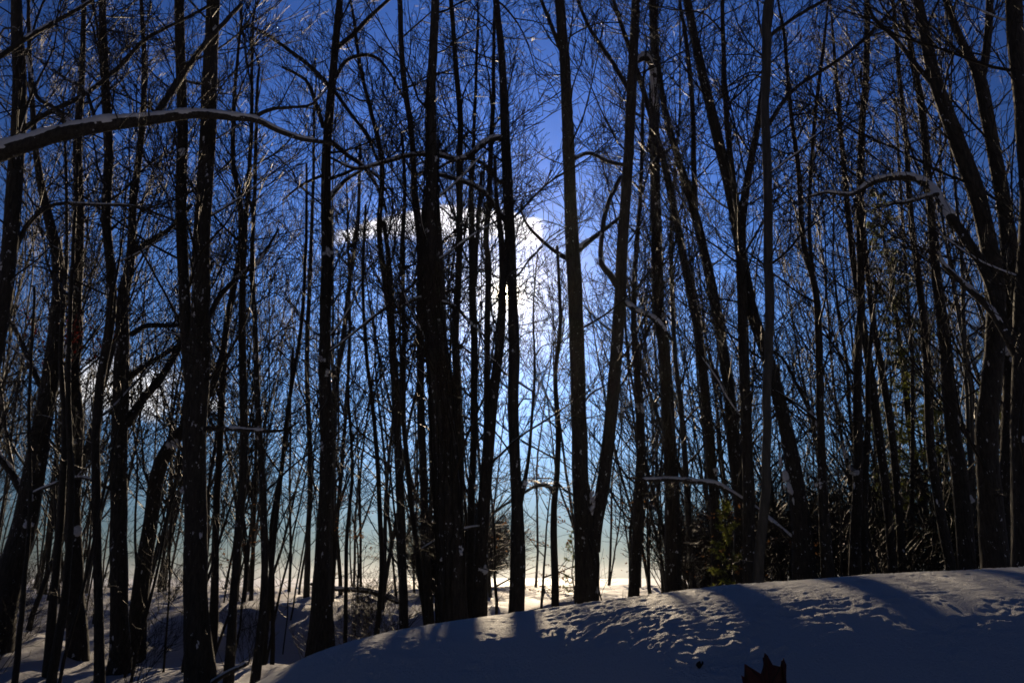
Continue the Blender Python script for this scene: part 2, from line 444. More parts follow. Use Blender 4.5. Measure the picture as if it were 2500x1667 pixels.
# short dead sprays that bristle from the lower stems
SPRAY = []
for i in range(8):
    rng = np.random.default_rng(300 + i)
    tb = Tubes(); cfg = dict(CFG, seg=[6, 4, 2, 2], kids=[7, 3, 2], up=[-0.1, 0.1, 0, 0], wig=[0.12, 0.18, 0.2, 0.2], rmin=0.003)
    grow(tb, (-0.03, 0, 0), (1, 0, 0), 1.0, 0.010, 0, 2, rng, cfg)
    me = tb.mesh('spray'); me.materials.append(M_TWIG); SPRAY.append(me)

def place(name, me, parent, loc, d, scale, rng, roll=None):
    o = bpy.data.objects.new(name, me); COL.objects.link(o); o.parent = parent
    d = Vector(tuple(d)).normalized()
    q = d.to_track_quat('X', 'Z')
    q = q @ Quaternion((1, 0, 0), roll if roll is not None else rng.uniform(-0.7, 0.7))
    o.rotation_mode = 'QUATERNION'; o.rotation_quaternion = q
    o.location = tuple(loc); o.scale = (scale,) * 3
    return o

# irregular lump of snow, pressed against bark or caught in a fork
def lump_into(V, F, n0, c, sx, sy, sz, rng, dirv=None):
    nu, nv = 10, 6
    base = []
    ph = rng.uniform(0, 6.28, 6); am = rng.uniform(0.08, 0.24, 3)
    for a in range(nv + 1):
        t_ = math.pi * a / nv
        for b in range(nu):
            p = 2 * math.pi * b / nu
            r = 1 + am[0] * math.sin(2 * p + ph[0] + t_) + am[1] * math.sin(3 * p + ph[1]) * math.sin(t_) + am[2] * math.sin(5 * t_ + ph[2] + p) + rng.normal(0, 0.06)
            base.append((r * math.sin(t_) * math.cos(p) * sx, r * math.sin(t_) * math.sin(p) * sy, r * math.cos(t_) * sz))
    base = np.array(base)
    if dirv is not None:                          # tilt the long (z) axis along the stem
        q = Vector((0, 0, 1)).rotation_difference(Vector(tuple(dirv)).normalized()).to_matrix()
        base = base @ np.array(q).T
    V.append(base + c)
    for a in range(nv):
        for b in range(nu):
            F.append([n0 + a * nu + b, n0 + (a + 1) * nu + b, n0 + (a + 1) * nu + (b + 1) % nu, n0 + a * nu + (b + 1) % nu])
    return n0 + len(base)

# ------------------------------------------------------------------ the trees one can tell apart
# key: (distance, bark, label, branches per metre, snow flecks, stems); a stem is [(px, py, width px), ...] from the foot up
B_, G_, Y_ = M_BARK, M_GREY, M_YOUNG
SLIMK = ('D1', 'D2', 'D3', 'K', 'L', 'P', 'R', 'OO')
SLIMG = 'slender young trees between the thick trunks'
T = {
 'A': (14.0, B_, 'thick leaning tree rising from the sun dappled snow hummock', 2.2, 10, [[(5, 1490, 66), (33, 1375, 60), (60, 1278, 54), (81, 1164, 48), (103, 1034, 44), (125, 915, 42), (137, 800, 36), (140, 640, 28), (120, 540, 22), (95, 420, 16), (80, 250, 12), (70, 60, 9)]]),
 'B': (9.5, B_, 'dark tree bowed over behind the snow laden limb', 2.2, 4, [[(-62, 1500, 50), (-50, 1300, 44), (-22, 900, 38), (11, 705, 36), (33, 434, 36), (43, 271, 33), (38, 108, 28), (33, -20, 24)]]),
 'C': (None, B_, 'straight tree with rusty dead leaves caught halfway up', 2.6, 10, [[(190, 1603, 46), (187, 1468, 40), (184, 1359, 38), (179, 1251, 38), (182, 1142, 38), (187, 1034, 36), (179, 898, 34), (187, 817, 32), (184, 732, 30), (190, 624, 28), (192, 488, 24), (190, 352, 20), (200, 180, 14), (205, 0, 10)]]),
 'D1': (13.2, Y_, 'slender young tree beside the straight tree with rusty leaves', 1.6, 3, [[(116, 1640, 22), (136, 1413, 19), (152, 1251, 17), (160, 1050, 14), (150, 850, 11), (165, 600, 8), (160, 300, 6)]]),
 'D2': (11.2, Y_, 'slender young tree crossing before the straight tree with rusty leaves', 1.6, 3, [[(122, 1680, 22), (163, 1413, 17), (172, 1200, 15), (165, 1000, 12), (172, 700, 9), (190, 400, 6)]]),
 'D3': (11.0, Y_, 'thinnest young stem beside the leaning hummock tree', 1.4, 2, [[(34, 1680, 15), (60, 1440, 12), (75, 1250, 10), (72, 1000, 8), (85, 700, 6)]]),
 'E': (11.2, B_, 'slim straight dark tree close beside a thicker straight trunk', 2.4, 5, [[(241, 1680, 23), (239, 1468, 20), (236, 1251, 20), (233, 1088, 20), (244, 925, 20), (262, 817, 21), (271, 705, 22), (260, 542, 22), (266, 380, 22), (257, 163, 20), (250, -20, 16)]]),
 'F': (13.8, B_, 'straight tree sending a grey limb up behind the forked giant', 2.4, 10, [[(293, 1600, 48), (293, 1522, 42), (293, 1305, 40), (295, 1088, 38), (298, 925, 36), (301, 817, 32), (300, 740, 28), (318, 650, 22), (331, 488, 18), (347, 325, 15), (352, 160, 12), (345, 0, 9)]]),
 'G': (15.5, B_, 'crooked tree curving over against the forked giant', 2.0, 5, [[(331, 1580, 44), (347, 1413, 38), (369, 1278, 36), (385, 1153, 36), (415, 1088, 33), (455, 1040, 28), (500, 980, 20), (540, 880, 14), (560, 740, 10)]]),
 'H': (11.2, B_, 'massive tree forking into two tall parallel stems, bark snow spattered', 2.2, 34, [[(490, 1690, 66), (480, 1468, 57), (477, 1251, 55), (476, 1088, 56), (481, 960, 58), (489, 860, 52), (493, 760, 44), (496, 624, 40), (502, 488, 39), (507, 352, 38), (512, 190, 36), (520, 0, 32), (526, -60, 30)],
                 [(474, 960, 40), (462, 860, 36), (454, 780, 30), (447, 651, 27), (442, 488, 26), (445, 325, 25), (439, 163, 24), (436, -20, 22)]]),
 'I': (16.5, Y_, 'wavy young tree with an elbow bend beside the forked giant', 2.6, 3, [[(524, 1480, 20), (530, 1300, 17), (534, 1197, 16), (542, 1088, 16), (548, 925, 16), (553, 817, 15), (572, 710, 15), (591, 590, 14), (588, 488, 13), (573, 390, 12), (574, 250, 9), (585, 100, 7)]]),
 'J': (11.6, B_, 'slim upright tree standing clear of the forked giant', 2.4, 6, [[(556, 1690, 24), (569, 1468, 20), (583, 1305, 20), (594, 1142, 20), (594, 980, 19), (588, 817, 17), (590, 650, 14), (600, 480, 11), (612, 300, 9), (618, 100, 7)]]),
 'K': (11.6, B_, 'slender dark tree paired with a slim upright one past the forked giant', 2.4, 4, [[(618, 1690, 22), (640, 1495, 18), (645, 1305, 16), (640, 1142, 15), (632, 980, 14), (626, 817, 13), (618, 650, 11), (622, 450, 9), (628, 200, 7)]]),
 'L': (14.0, Y_, 'kinked whip of a young tree at the low end of the bank', 2.0, 2, [[(664, 1640, 10), (668, 1413, 9), (662, 1290, 9), (684, 1160, 8), (702, 1060, 7), (715, 850, 6)]]),
 'P': (14.0, Y_, 'slender young tree leaning towards the stout snow splashed trunk', 2.4, 2, [[(648, 1560, 13), (654, 1495, 12), (681, 1197, 11), (703, 980, 10), (730, 817, 9), (742, 640, 8), (748, 400, 6)]]),
 'M': (12.5, B_, 'stout dark tree splashed with snow at the tail of the bank', 2.0, 30, [[(776, 1640, 66), (779, 1560, 56), (780, 1495, 46), (784, 1359, 35), (792, 1197, 32), (795, 1034, 32), (790, 898, 30), (792, 813, 28), (797, 624, 27), (795, 488, 26), (800, 325, 22), (814, 163, 19), (830, 0, 16), (838, -80, 14)],
                 [(810, 1600, 20), (803, 1500, 18), (790, 1420, 12)]]),
 'N': (21.0, G_, 'pale grey tree showing past the stout snow splashed trunk', 2.4, 2, [[(748, 1480, 15), (752, 1300, 13), (757, 1197, 13), (754, 1061, 12), (749, 871, 12), (756, 700, 10), (765, 480, 8), (768, 250, 6)]]),
 'Q': (20.0, G_, 'pale grey tree leaning away behind the stout snow splashed trunk', 2.4, 2, [[(806, 1480, 18), (808, 1300, 16), (814, 1088, 15), (822, 925, 14), (836, 844, 13), (852, 700, 11), (872, 540, 9), (880, 350, 7)]]),
 'R': (13.5, Y_, 'slender young tree just past the stout snow splashed trunk', 1.8, 2, [[(842, 1600, 10), (848, 1305, 9), (862, 1150, 8), (850, 950, 7)]]),
 'S': (13.5, Y_, 'thin whippy tree with tangled crown beside the climbing snow bank', 2.8, 3, [[(918, 1580, 14), (931, 1413, 12), (928, 1251, 12), (923, 1142, 11), (909, 980, 10), (895, 871, 9), (886, 700, 8), (893, 500, 6)]]),
 'T': (12.8, B_, 'slim tree with hooked broken top branch and snow in its bark', 2.2, 10, [[(986, 1560, 24), (980, 1359, 21), (974, 1197, 20), (966, 1034, 19), (957, 871, 19), (953, 800, 18), (942, 705, 15), (927, 600, 13), (924, 540, 14), (930, 470, 13), (927, 380, 12), (905, 280, 10), (880, 180, 9), (862, 40, 7)],
                 [(957, 860, 12), (958, 740, 12), (946, 610, 11), (936, 540, 10)]]),
 'U': (13.2, Y_, 'bowed slender tree bending into the climber covered cluster', 2.2, 4, [[(1046, 1550, 15), (1023, 1359, 14), (1004, 1197, 13), (988, 1034, 12), (987, 900, 12), (985, 760, 10), (984, 620, 10), (990, 480, 9), (982, 330, 7)]]),
 'V': (13.0, B_, 'slim upright tree leading the climber covered cluster', 2.0, 5, [[(1052, 1550, 24), (1039, 1359, 20), (1034, 1197, 19), (1029, 980, 19), (1026, 817, 18), (1027, 705, 18), (1026, 580, 18), (1015, 500, 16), (1004, 325, 14), (988, 217, 14), (980, 108, 13), (974, -20, 12)]]),
 'W': (11.2, B_, 'broad tree wrapped in tangled climbers and flecked with snow', 1.8, 26, [[(1106, 1560, 84), (1102, 1460, 74), (1099, 1359, 70), (1088, 1197, 65), (1077, 1034, 58), (1068, 900, 54), (1058, 813, 46), (1050, 678, 40), (1049, 542, 34), (1053, 434, 30), (1051, 271, 26), (1058, 136, 22), (1062, -20, 19)],
                 [(1092, 1080, 34), (1082, 900, 28), (1077, 780, 24), (1074, 640, 20), (1066, 520, 18), (1058, 400, 14)]]),
 'X': (12.2, Y_, 'clean stemmed tree rising from behind the climber wrapped trunk', 2.2, 3, [[(1130, 1540, 26), (1122, 1250, 22), (1118, 980, 18), (1112, 817, 17), (1118, 700, 17), (1121, 542, 16), (1120, 434, 15), (1123, 271, 14), (1110, 136, 12), (1099, 0, 11)]]),
 'Y': (12.8, Y_, 'straight thin tree silhouetted against the glowing cloud', 2.2, 3, [[(1146, 1540, 20), (1152, 1197, 17), (1158, 1034, 17), (1161, 817, 17), (1159, 759, 17), (1156, 620, 16), (1152, 480, 13), (1158, 350, 9), (1166, 100, 7)],
                 [(1160, 700, 10), (1166, 560, 10), (1176, 420, 8)]]),
 'Y2': (14.5, Y_, 'thin stem with a crook standing just before the sun', 2.2, 2, [[(1180, 1520, 19), (1184, 1200, 17), (1187, 980, 16), (1190, 813, 15), (1192, 640, 15), (1186, 585, 14), (1192, 500, 14), (1196, 380, 12), (1202, 217, 10), (1206, 40, 8)]]),
 'Z': (12.0, B_, 'tree leaning across to touch its neighbour in front of the sun', 1.4, 10, [[(1166, 1560, 40), (1169, 1490, 34), (1177, 1305, 33), (1189, 1142, 30), (1203, 980, 25), (1215, 886, 23), (1223, 800, 22), (1226.5, 722, 19), (1228, 640, 18), (1222, 560, 13), (1212, 470, 9), (1208, 380, 7)]]),
 'AA': (11.6, B_, 'tall smooth tree with the sun glinting at its edge', 1.6, 7, [[(1261, 1540, 44), (1264, 1470, 40), (1266, 1359, 38), (1264, 1240, 30), (1260, 1142, 26), (1254, 980, 26), (1256, 886, 28), (1255, 800, 27), (1252.5, 722, 23), (1249, 651, 26), (1242, 488, 26), (1234, 325, 22), (1224, 136, 17), (1211, 0, 15), (1204, -70, 13)],
                 [(1270, 1230, 14), (1282, 1170, 10), (1292, 1110, 8), (1298, 1030, 7), (1306, 900, 6), (1302, 760, 4), (1312, 620, 3)]]),
 'BB': (14.0, Y_, 'knobbly slim tree with a drooping side limb over the field', 2.6, 5, [[(1358, 1520, 20), (1357, 1400, 18), (1354, 1251, 16), (1361, 1150, 14), (1361, 1034, 13), (1356, 925, 11), (1368, 780, 9), (1360, 600, 7)]]),
 'CC': (13.0, B_, 'V forked tree with a drift of snow packed in its crotch', 1.8, 20, [[(1433, 1520, 66), (1433, 1440, 60), (1433, 1359, 60), (1428, 1290, 56), (1418, 1197, 42), (1411, 1034, 38), (1406, 871, 37), (1403, 786, 36), (1395, 596, 34), (1387, 434, 30), (1379, 217, 27), (1368, 54, 24), (1362, -40, 22)],
                 [(1446, 1345, 42), (1456, 1270, 36), (1471, 1197, 32), (1490, 1034, 30), (1504, 871, 30), (1512, 759, 30), (1520, 596, 27), (1533, 434, 25), (1542, 271, 24), (1550, 108, 22), (1556, -30, 20)]]),
 'DD': (15.0, B_, 'leaning slim tree whose foot is crusted with snow', 2.0, 12, [[(1544, 1500, 34), (1549, 1440, 28), (1558, 1305, 24), (1566, 1088, 21), (1558, 925, 17), (1549, 817, 14), (1552, 651, 12), (1564, 480, 10), (1570, 250, 8)]]),
 'EE': (15.5, B_, 'dark tree bristling with dead sprays, capped with a snowy hook', 2.2, 20, [[(1646, 1490, 46), (1645, 1440, 42), (1642, 1251, 39), (1634, 1088, 34), (1626, 925, 30), (1617, 817, 29), (1608, 759, 28), (1604, 542, 26), (1599, 380, 24), (1596, 250, 24), (1597, 120, 22), (1592, -20, 18)]]),
 'FF': (17.0, B_, 'steeply tilted tree slanting behind the bristling dark trunk', 2.0, 6, [[(1752, 1480, 28), (1747, 1300, 26), (1737, 1142, 25), (1721, 980, 24), (1704, 817, 22), (1688, 732, 22), (1661, 596, 20), (1634, 461, 18), (1608, 352, 15), (1570, 220, 13), (1530, 100, 11), (1490, -20, 9)]]),
 'GG': (15.2, B_, 'heavy tilted tree standing behind the bright smooth stem', 2.0, 14, [[(1808, 1480, 50), (1808, 1400, 44), (1812, 1251, 42), (1792, 1088, 34), (1775, 925, 28), (1758, 817, 26), (1737, 705, 25), (1699, 542, 22), (1655, 390, 18), (1622, 270, 15), (1600, 120, 12), (1588, 0, 10)],
                 [(1700, 545, 14), (1694, 400, 13), (1690, 250, 12), (1672, 80, 10)]]),
 'HH': (9.6, G_, 'smooth grey stem nearest behind the sunlit crest of the bank', 1.5, 4, [[(1854, 1480, 27), (1857, 1400, 25), (1862, 1251, 23), (1867, 1088, 22), (1870, 871, 21), (1873, 786, 22), (1873, 596, 22), (1870, 380, 21), (1870, 217, 21), (1874, 54, 23), (1882, -30, 22)]]),
 'II': (13.2, B_, 'big slanting tree with a long streak of snow on its upper side', 2.0, 14, [[(1972, 1470, 74), (1963, 1400, 60), (1957, 1305, 48), (1936, 1142, 39), (1908, 1007, 34), (1872, 871, 30), (1836, 759, 28), (1807, 596, 27), (1775, 434, 26), (1737, 271, 24), (1704, 136, 22), (1677, 0, 20), (1664, -60, 18)]]),
 'IJ': (13.0, B_, 'tall tree opening into a narrow V beside the smooth grey stem', 2.2, 6, [[(1830, 1480, 34), (1824, 1150, 28), (1815, 850, 25), (1806, 640, 24), (1806, 540, 23), (1820, 434, 18), (1842, 330, 17), (1860, 217, 16), (1872, 60, 14)],
                 [(1806, 545, 18), (1790, 434, 16), (1776, 300, 13), (1768, 120, 11), (1765, 0, 10)]]),
 'JJ': (13.0, B_, 'upright tree with a widening foot past the slanting snow streaked one', 2.4, 12, [[(2024, 1470, 40), (2021, 1395, 32), (2011, 1251, 25), (2003, 1034, 18), (1998, 817, 17), (1989, 700, 15), (1962, 600, 13), (1950, 430, 12), (1932, 280, 10), (1915, 90, 8)],
                 [(1990, 700, 10), (1975, 560, 9), (1990, 280, 9), (2012, 100, 8)]]),
 'KK': (13.6, B_, 'plumb straight tree holding a cup of snow in its low fork', 2.4, 10, [[(2084, 1470, 32), (2085, 1395, 27), (2090, 1197, 24), (2090, 980, 20), (2093, 817, 18), (2100, 759, 18), (2098, 542, 17), (2101, 325, 16), (2112, 163, 15), (2113, -20, 13)]]),
 'LL': (14.2, B_, 'short snag like stem sharing the snow cup with a straighter tree', 2.0, 8, [[(2118, 1470, 24), (2114, 1392, 20), (2110, 1197, 18), (2117, 1060, 14), (2120, 900, 11), (2138, 700, 8)]]),
 'MM': (15.0, B_, 'tilted dark tree, first of a close pair before the pine', 2.2, 6, [[(2184, 1460, 26), (2180, 1386, 22), (2169, 1251, 21), (2147, 1061, 21), (2125, 898, 19), (2109, 800, 18), (2085, 640, 15), (2062, 420, 12), (2040, 180, 9)]]),
 'NN': (16.0, B_, 'tilted dark tree, slimmer one of a close pair before the pine', 2.2, 4, [[(2208, 1460, 22), (2204, 1386, 18), (2190, 1197, 18), (2174, 1034, 17), (2147, 871, 16), (2130, 760, 14), (2112, 600, 11), (2098, 380, 8)]]),
 'OO': (18.0, Y_, 'slender young tree behind the close tilted pair near the pine', 2.2, 2, [[(2226, 1440, 13), (2228, 1200, 10), (2229, 980, 9), (2222, 800, 8), (2205, 560, 7), (2190, 300, 6)]]),
 'PP': (14.0, B_, 'tilted tree with whip thin upper stems in front of the pine', 2.2, 8, [[(2326, 1460, 28), (2318, 1376, 25), (2291, 1224, 22), (2272, 1088, 20), (2265, 925, 19), (2258, 800, 18), (2246, 690, 16), (2226, 540, 14), (2212, 350, 12), (2195, 180, 10), (2180, 0, 8)]]),
 'QQ': (11.8, B_, 'thick tilted tree beside the pine', 2.0, 12, [[(2362, 1460, 46), (2357, 1378, 41), (2342, 1197, 39), (2320, 1034, 33), (2304, 871, 28), (2293, 786, 26), (2277, 651, 22), (2264, 450, 19), (2252, 271, 17), (2225, 120, 14), (2205, 0, 12)]]),
 'RR': (9.8, B_, 'heaviest tilted trunk at the high end of the bank', 1.8, 8, [[(2440, 1460, 80), (2430, 1375, 68), (2415, 1197, 58), (2408, 1034, 48), (2424, 871, 44), (2430, 760, 42), (2421, 651, 41), (2396, 530, 40), (2366, 434, 38), (2326, 325, 36), (2288, 217, 31), (2255, 81, 25), (2236, -20, 21)]]),
 'SS': (11.0, B_, 'tall tree splitting high up into a wide Y', 2.0, 4, [[(2462, 1460, 50), (2466, 1200, 46), (2474, 950, 44), (2470, 700, 40), (2452, 488, 33), (2424, 352, 30), (2402, 244, 31), (2392, 190, 28), (2366, 136, 19), (2331, 65, 18), (2304, -10, 16)],
                 [(2394, 200, 22), (2408, 130, 19), (2418, -10, 17)]]),
 'TT': (8.4, B_, 'dark tree crowding the wide Y split one', 1.6, 6, [[(2505, 1470, 60), (2500, 1300, 54), (2492, 1000, 48), (2498, 760, 46), (2512, 500, 42), (2496, 260, 40), (2478, 108, 38), (2472, -20, 36)]]),
 'UU': (7.2, B_, 'big tree reaching out a long snow laden limb', 0.8, 4, [[(-330, 1760, 120), (-316, 1300, 100), (-300, 800, 92), (-275, 420, 86), (-262, 200, 70), (-250, -60, 60)]]),
}
# traced limbs: tree, depth gained at the tip, snow cover, [(px, py, width)]
LIMBS = [
 ('UU', 1.2, 1.0, [(-276, 470, 60), (-160, 425, 54), (-40, 385, 46), (0, 373, 42), (100, 341, 38), (180, 320, 36), (280, 301, 32), (380, 291, 26), (440, 282, 23), (490, 279, 22), (560, 286, 18), (620, 292, 16), (680, 320, 13), (740, 340, 12), (812, 350, 9)]),
 ('UU', 0.5, 0.0, [(368, 298, 18), (398, 255, 17), (440, 190, 15), (490, 120, 13), (530, 75, 11), (590, 10, 9)]),
 ('UU', 0.3, 0.5, [(168, 322, 12), (162, 290, 11), (130, 262, 10), (92, 238, 9), (75, 180, 7), (58, 115, 5)]),
 ('UU', 0.5, 0.6, [(236, 308, 9), (226, 270, 8), (206, 218, 8), (165, 195, 7), (132, 172, 5)]),
 ('UU', 0.6, 0.4, [(612, 292, 10), (660, 268, 9), (720, 262, 7), (760, 255, 6), (800, 215, 5)]),
 ('UU', 0.8, 0.3, [(-262, 240, 34), (-120, 190, 22), (0, 138, 13), (60, 96, 12), (115, 64, 10), (215, 8, 8), (260, -30, 6)]),
 ('B', 0.6, 0.2, [(40, 330, 14), (110, 280, 12), (200, 235, 11), (290, 165, 10), (350, 100, 9), (420, 62, 7), (520, 10, 6)]),
 ('B', 0.8, 0.3, [(12, 705, 16), (60, 560, 11), (130, 500, 9), (220, 500, 8), (330, 505, 7), (430, 540, 5)]),
 ('A', -0.4, 0.4, [(55, 1200, 22), (25, 1150, 18), (0, 1118, 17), (-40, 1050, 15)]),
 ('A', 0.4, 0.2, [(98, 940, 16), (80, 900, 14), (58, 850, 11), (35, 800, 9), (10, 770, 6)]),
 ('A', -0.6, 0.7, [(60, 1215, 9), (110, 1190, 8), (200, 1165, 7), (290, 1205, 6)]),
 ('F', 2.2, 0.0, [(310, 1035, 22), (345, 980, 21), (390, 925, 19), (420, 878, 17), (448, 825, 15), (480, 740, 12), (520, 640, 9)]),
 ('F', 2.0, 0.0, [(305, 930, 16), (345, 900, 14), (390, 872, 12), (440, 840, 10), (480, 800, 8)]),
 ('F', 1.2, 0.0, [(312, 640, 18), (350, 600, 15), (400, 570, 12), (428, 545, 10), (470, 500, 7)]),
 ('F', 1.4, 0.0, [(322, 815, 15), (360, 795, 13), (420, 795, 11), (470, 790, 8)]),
 ('H', 0.6, 0.2, [(482, 1046, 13), (560, 1047, 11), (640, 1052, 9), (690, 1050, 7), (730, 1030, 5)]),
 ('H', 0.5, 0.7, [(452, 198, 6), (475, 204, 6), (515, 206, 6), (545, 220, 4)]),
 ('H', 0.8, 0.1, [(495, 800, 16), (540, 720, 13), (590, 670, 11), (630, 640, 8), (680, 560, 6)]),
 ('M', 0.6, 0.3, [(806, 345, 12), (850, 380, 11), (890, 410, 10), (930, 475, 8), (945, 520, 6)]),
 ('M', 0.8, 0.2, [(800, 440, 9), (840, 425, 8), (880, 410, 7), (920, 430, 6), (950, 480, 5)]),
 ('M', -0.3, 0.2, [(800, 425, 8), (760, 440, 7), (725, 460, 6), (690, 490, 4)]),
 ('M', 0.5, 0.0, [(808, 215, 11), (770, 175, 11), (715, 130, 10), (650, 85, 8), (600, 60, 6)]),
 ('M', 0.9, 0.0, [(812, 205, 10), (845, 150, 9), (885, 135, 9), (920, 142, 8), (950, 175, 6), (985, 240, 5)]),
 ('M', 0.7, 0.0, [(818, 120, 12), (862, 85, 11), (905, 40, 10), (960, -10, 8)]),
 ('M', 0.9, 0.0, [(812, 215, 10), (850, 270, 9), (895, 330, 8), (925, 400, 7)]),
 ('M', 0.5, 0.1, [(800, 490, 16), (820, 465, 12), (845, 440, 9), (885, 415, 6)]),
 ('M', 0.5, 0.1, [(790, 310, 12), (770, 250, 10), (745, 195, 9), (690, 165, 6)]),
 ('AA', -0.4, 1.0, [(1236, 352, 16), (1222, 338, 15), (1190, 345, 14), (1152, 376, 14), (1120, 390, 13), (1060, 377, 12), (1000, 380, 11), (940, 396, 10), (870, 412, 8), (806, 385, 6)]),
 ('AA', -0.5, 0.9, [(1240, 545, 15), (1215, 515, 13), (1180, 468, 12), (1120, 440, 11), (1062, 425, 9), (1034, 420, 7), (1010, 430, 5)]),
 ('AA', -0.5, 0.7, [(1234, 450, 12), (1215, 440, 11), (1185, 405, 10), (1150, 388, 9), (1100, 395, 7), (1065, 415, 6)]),
 ('W', 0.5, 0.9, [(1078, 770, 10), (1066, 740, 10), (1030, 728, 9), (998, 740, 8), (965, 765, 6)]),
 ('W', -0.5, 0.8, [(1070, 735, 9), (1110, 748, 8), (1150, 790, 7), (1190, 825, 5)]),
 ('Z', -0.4, 0.9, [(1190, 1282, 7), (1121, 1294, 7), (1061, 1321, 7), (1001, 1359, 5)]),
 ('BB', -0.4, 0.8, [(1354, 1206, 12), (1338, 1186, 9), (1310, 1186, 8), (1275, 1205, 7), (1235, 1230, 6), (1210, 1250, 4)]),
 ('CC', 0.4, 0.6, [(1400, 620, 18), (1450, 580, 12), (1490, 550, 10), (1520, 525, 8)]),
 ('CC', 0.6, 0.0, [(1398, 640, 14), (1350, 610, 10), (1310, 575, 8), (1282, 540, 6), (1272, 500, 4), (1284, 470, 3)]),
 ('CC', -0.3, 0.9, [(1508, 700, 18), (1490, 672, 16), (1470, 648, 14), (1468, 590, 11), (1484, 500, 11), (1516, 430, 9)]),
 ('CC', -0.4, 1.0, [(1514, 725, 12), (1535, 745, 13), (1565, 765, 13), (1600, 780, 12), (1640, 830, 9)]),
 ('CC', 0.5, 0.6, [(1402, 388, 9), (1440, 375, 9), (1485, 395, 9), (1530, 405, 9)]),
 ('CC', 0.5, 0.2, [(1368, 120, 12), (1345, 60, 10), (1325, 10, 9), (1310, -30, 7)]),
 ('CC', 0.6, 0.1, [(1545, 240, 12), (1500, 160, 11), (1440, 70, 10), (1410, 0, 8)]),
 ('EE', -0.4, 1.4, [(1604, 300, 16), (1598, 230, 15), (1592, 165, 16), (1578, 142, 16), (1558, 148, 14), (1540, 170, 10), (1534, 195, 7)]),
 ('EE', 0.5, 0.7, [(1604, 290, 13), (1585, 360, 9), (1620, 372, 8), (1650, 350, 6)]),
 ('II', 0.2, 1.0, [(1966, 1345, 13), (1945, 1325, 12), (1850, 1245, 11), (1790, 1205, 11), (1745, 1180, 11), (1700, 1176, 11), (1640, 1170, 11), (1576, 1171, 9), (1540, 1165, 6)]),
 ('GG', -0.4, 0.9, [(1800, 1110, 10), (1790, 1000, 9), (1770, 960, 9), (1745, 900, 7)]),
 ('HH', 0.6, 0.1, [(1872, 310, 12), (1935, 222, 9), (2040, 152, 9), (2110, 96, 8), (2200, 0, 7)]),
 ('HH', 0.6, 0.1, [(1876, 90, 11), (1945, 40, 9), (2015, 0, 8)]),
 ('JJ', 0.5, 0.6, [(2003, 1060, 9), (1975, 1000, 9), (1950, 950, 8), (1915, 880, 7), (1880, 850, 5)]),
 ('KK', 0.5, 0.7, [(2088, 1155, 11), (2075, 1140, 9), (2055, 1090, 8), (2030, 1050, 6)]),
 ('TT', 1.0, 1.0, [(2330, 545, 20), (2302, 500, 20), (2270, 455, 19), (2235, 436, 18), (2190, 433, 17), (2130, 446, 15), (2080, 475, 11), (2020, 470, 8), (1950, 488, 5)]),
 ('TT', 0.3, 0.25, [(2495, 880, 32), (2450, 790, 26), (2402, 655, 24), (2350, 572, 22), (2318, 525, 20)]),
 ('TT', 0.8, 1.0, [(2290, 475, 10), (2262, 480, 10), (2220, 493, 10), (2180, 497, 8), (2160, 508, 5)]),
 ('TT', 0.4, 0.9, [(2470, 840, 22), (2420, 760, 18), (2350, 690, 14), (2300, 640, 10), (2286, 580, 8)]),
 ('RR', 0.4, 0.1, [(2302, 240, 14), (2230, 150, 11), (2180, 90, 10), (2130, 40, 8), (2110, -20, 7)]),
]
# lumps of snow one can make out: tree, px, py, width, height
CLUMPS = [('CC', 1441, 1238, 16, 84), ('CC', 1428, 1284, 12, 24), ('II', 1921, 1180, 17, 66), ('II', 1905, 1125, 12, 40), ('M', 789, 872, 22, 34), ('M', 797, 908, 17, 26), ('M', 800, 617, 20, 26),
 ('T', 956, 842, 15, 34), ('EE', 1614, 772, 20, 40), ('EE', 1607, 500, 12, 24), ('W', 1094, 1180, 14, 36), ('W', 1096, 1035, 22, 16), ('W', 1112, 1430, 18, 26), ('W', 1126, 1342, 10, 22), ('H', 445, 372, 17, 22), ('H', 466, 850, 17, 28), ('H', 457, 960, 12, 26),
 ('C', 190, 1297, 24, 22), ('C', 182, 1080, 15, 18), ('F', 285, 1095, 18, 26), ('G', 421, 1082, 34, 20), ('KK', 2086, 1152, 20, 12), ('SS', 2466, 850, 22, 60), ('TT', 2492, 1070, 18, 16), ('QQ', 2372, 1218, 14, 18), ('AA', 1282, 1180, 12, 24), ('BB', 1450, 1125, 1, 1),
 ('Z', 1182, 1388, 22, 18), ('Y', 1160, 1190, 12, 16), ('DD', 1563, 995, 22, 22), ('DD', 1562, 1085, 14, 16), ('FF', 1745, 1150, 14, 22), ('JJ', 2004, 1180, 12, 24), ('A', 75, 1215, 26, 16), ('A', 62, 1278, 20, 18), ('EE', 1576, 140, 40, 16)]
CLUMPS = [c for c in CLUMPS if c[3] > 2]
rank = list(T)

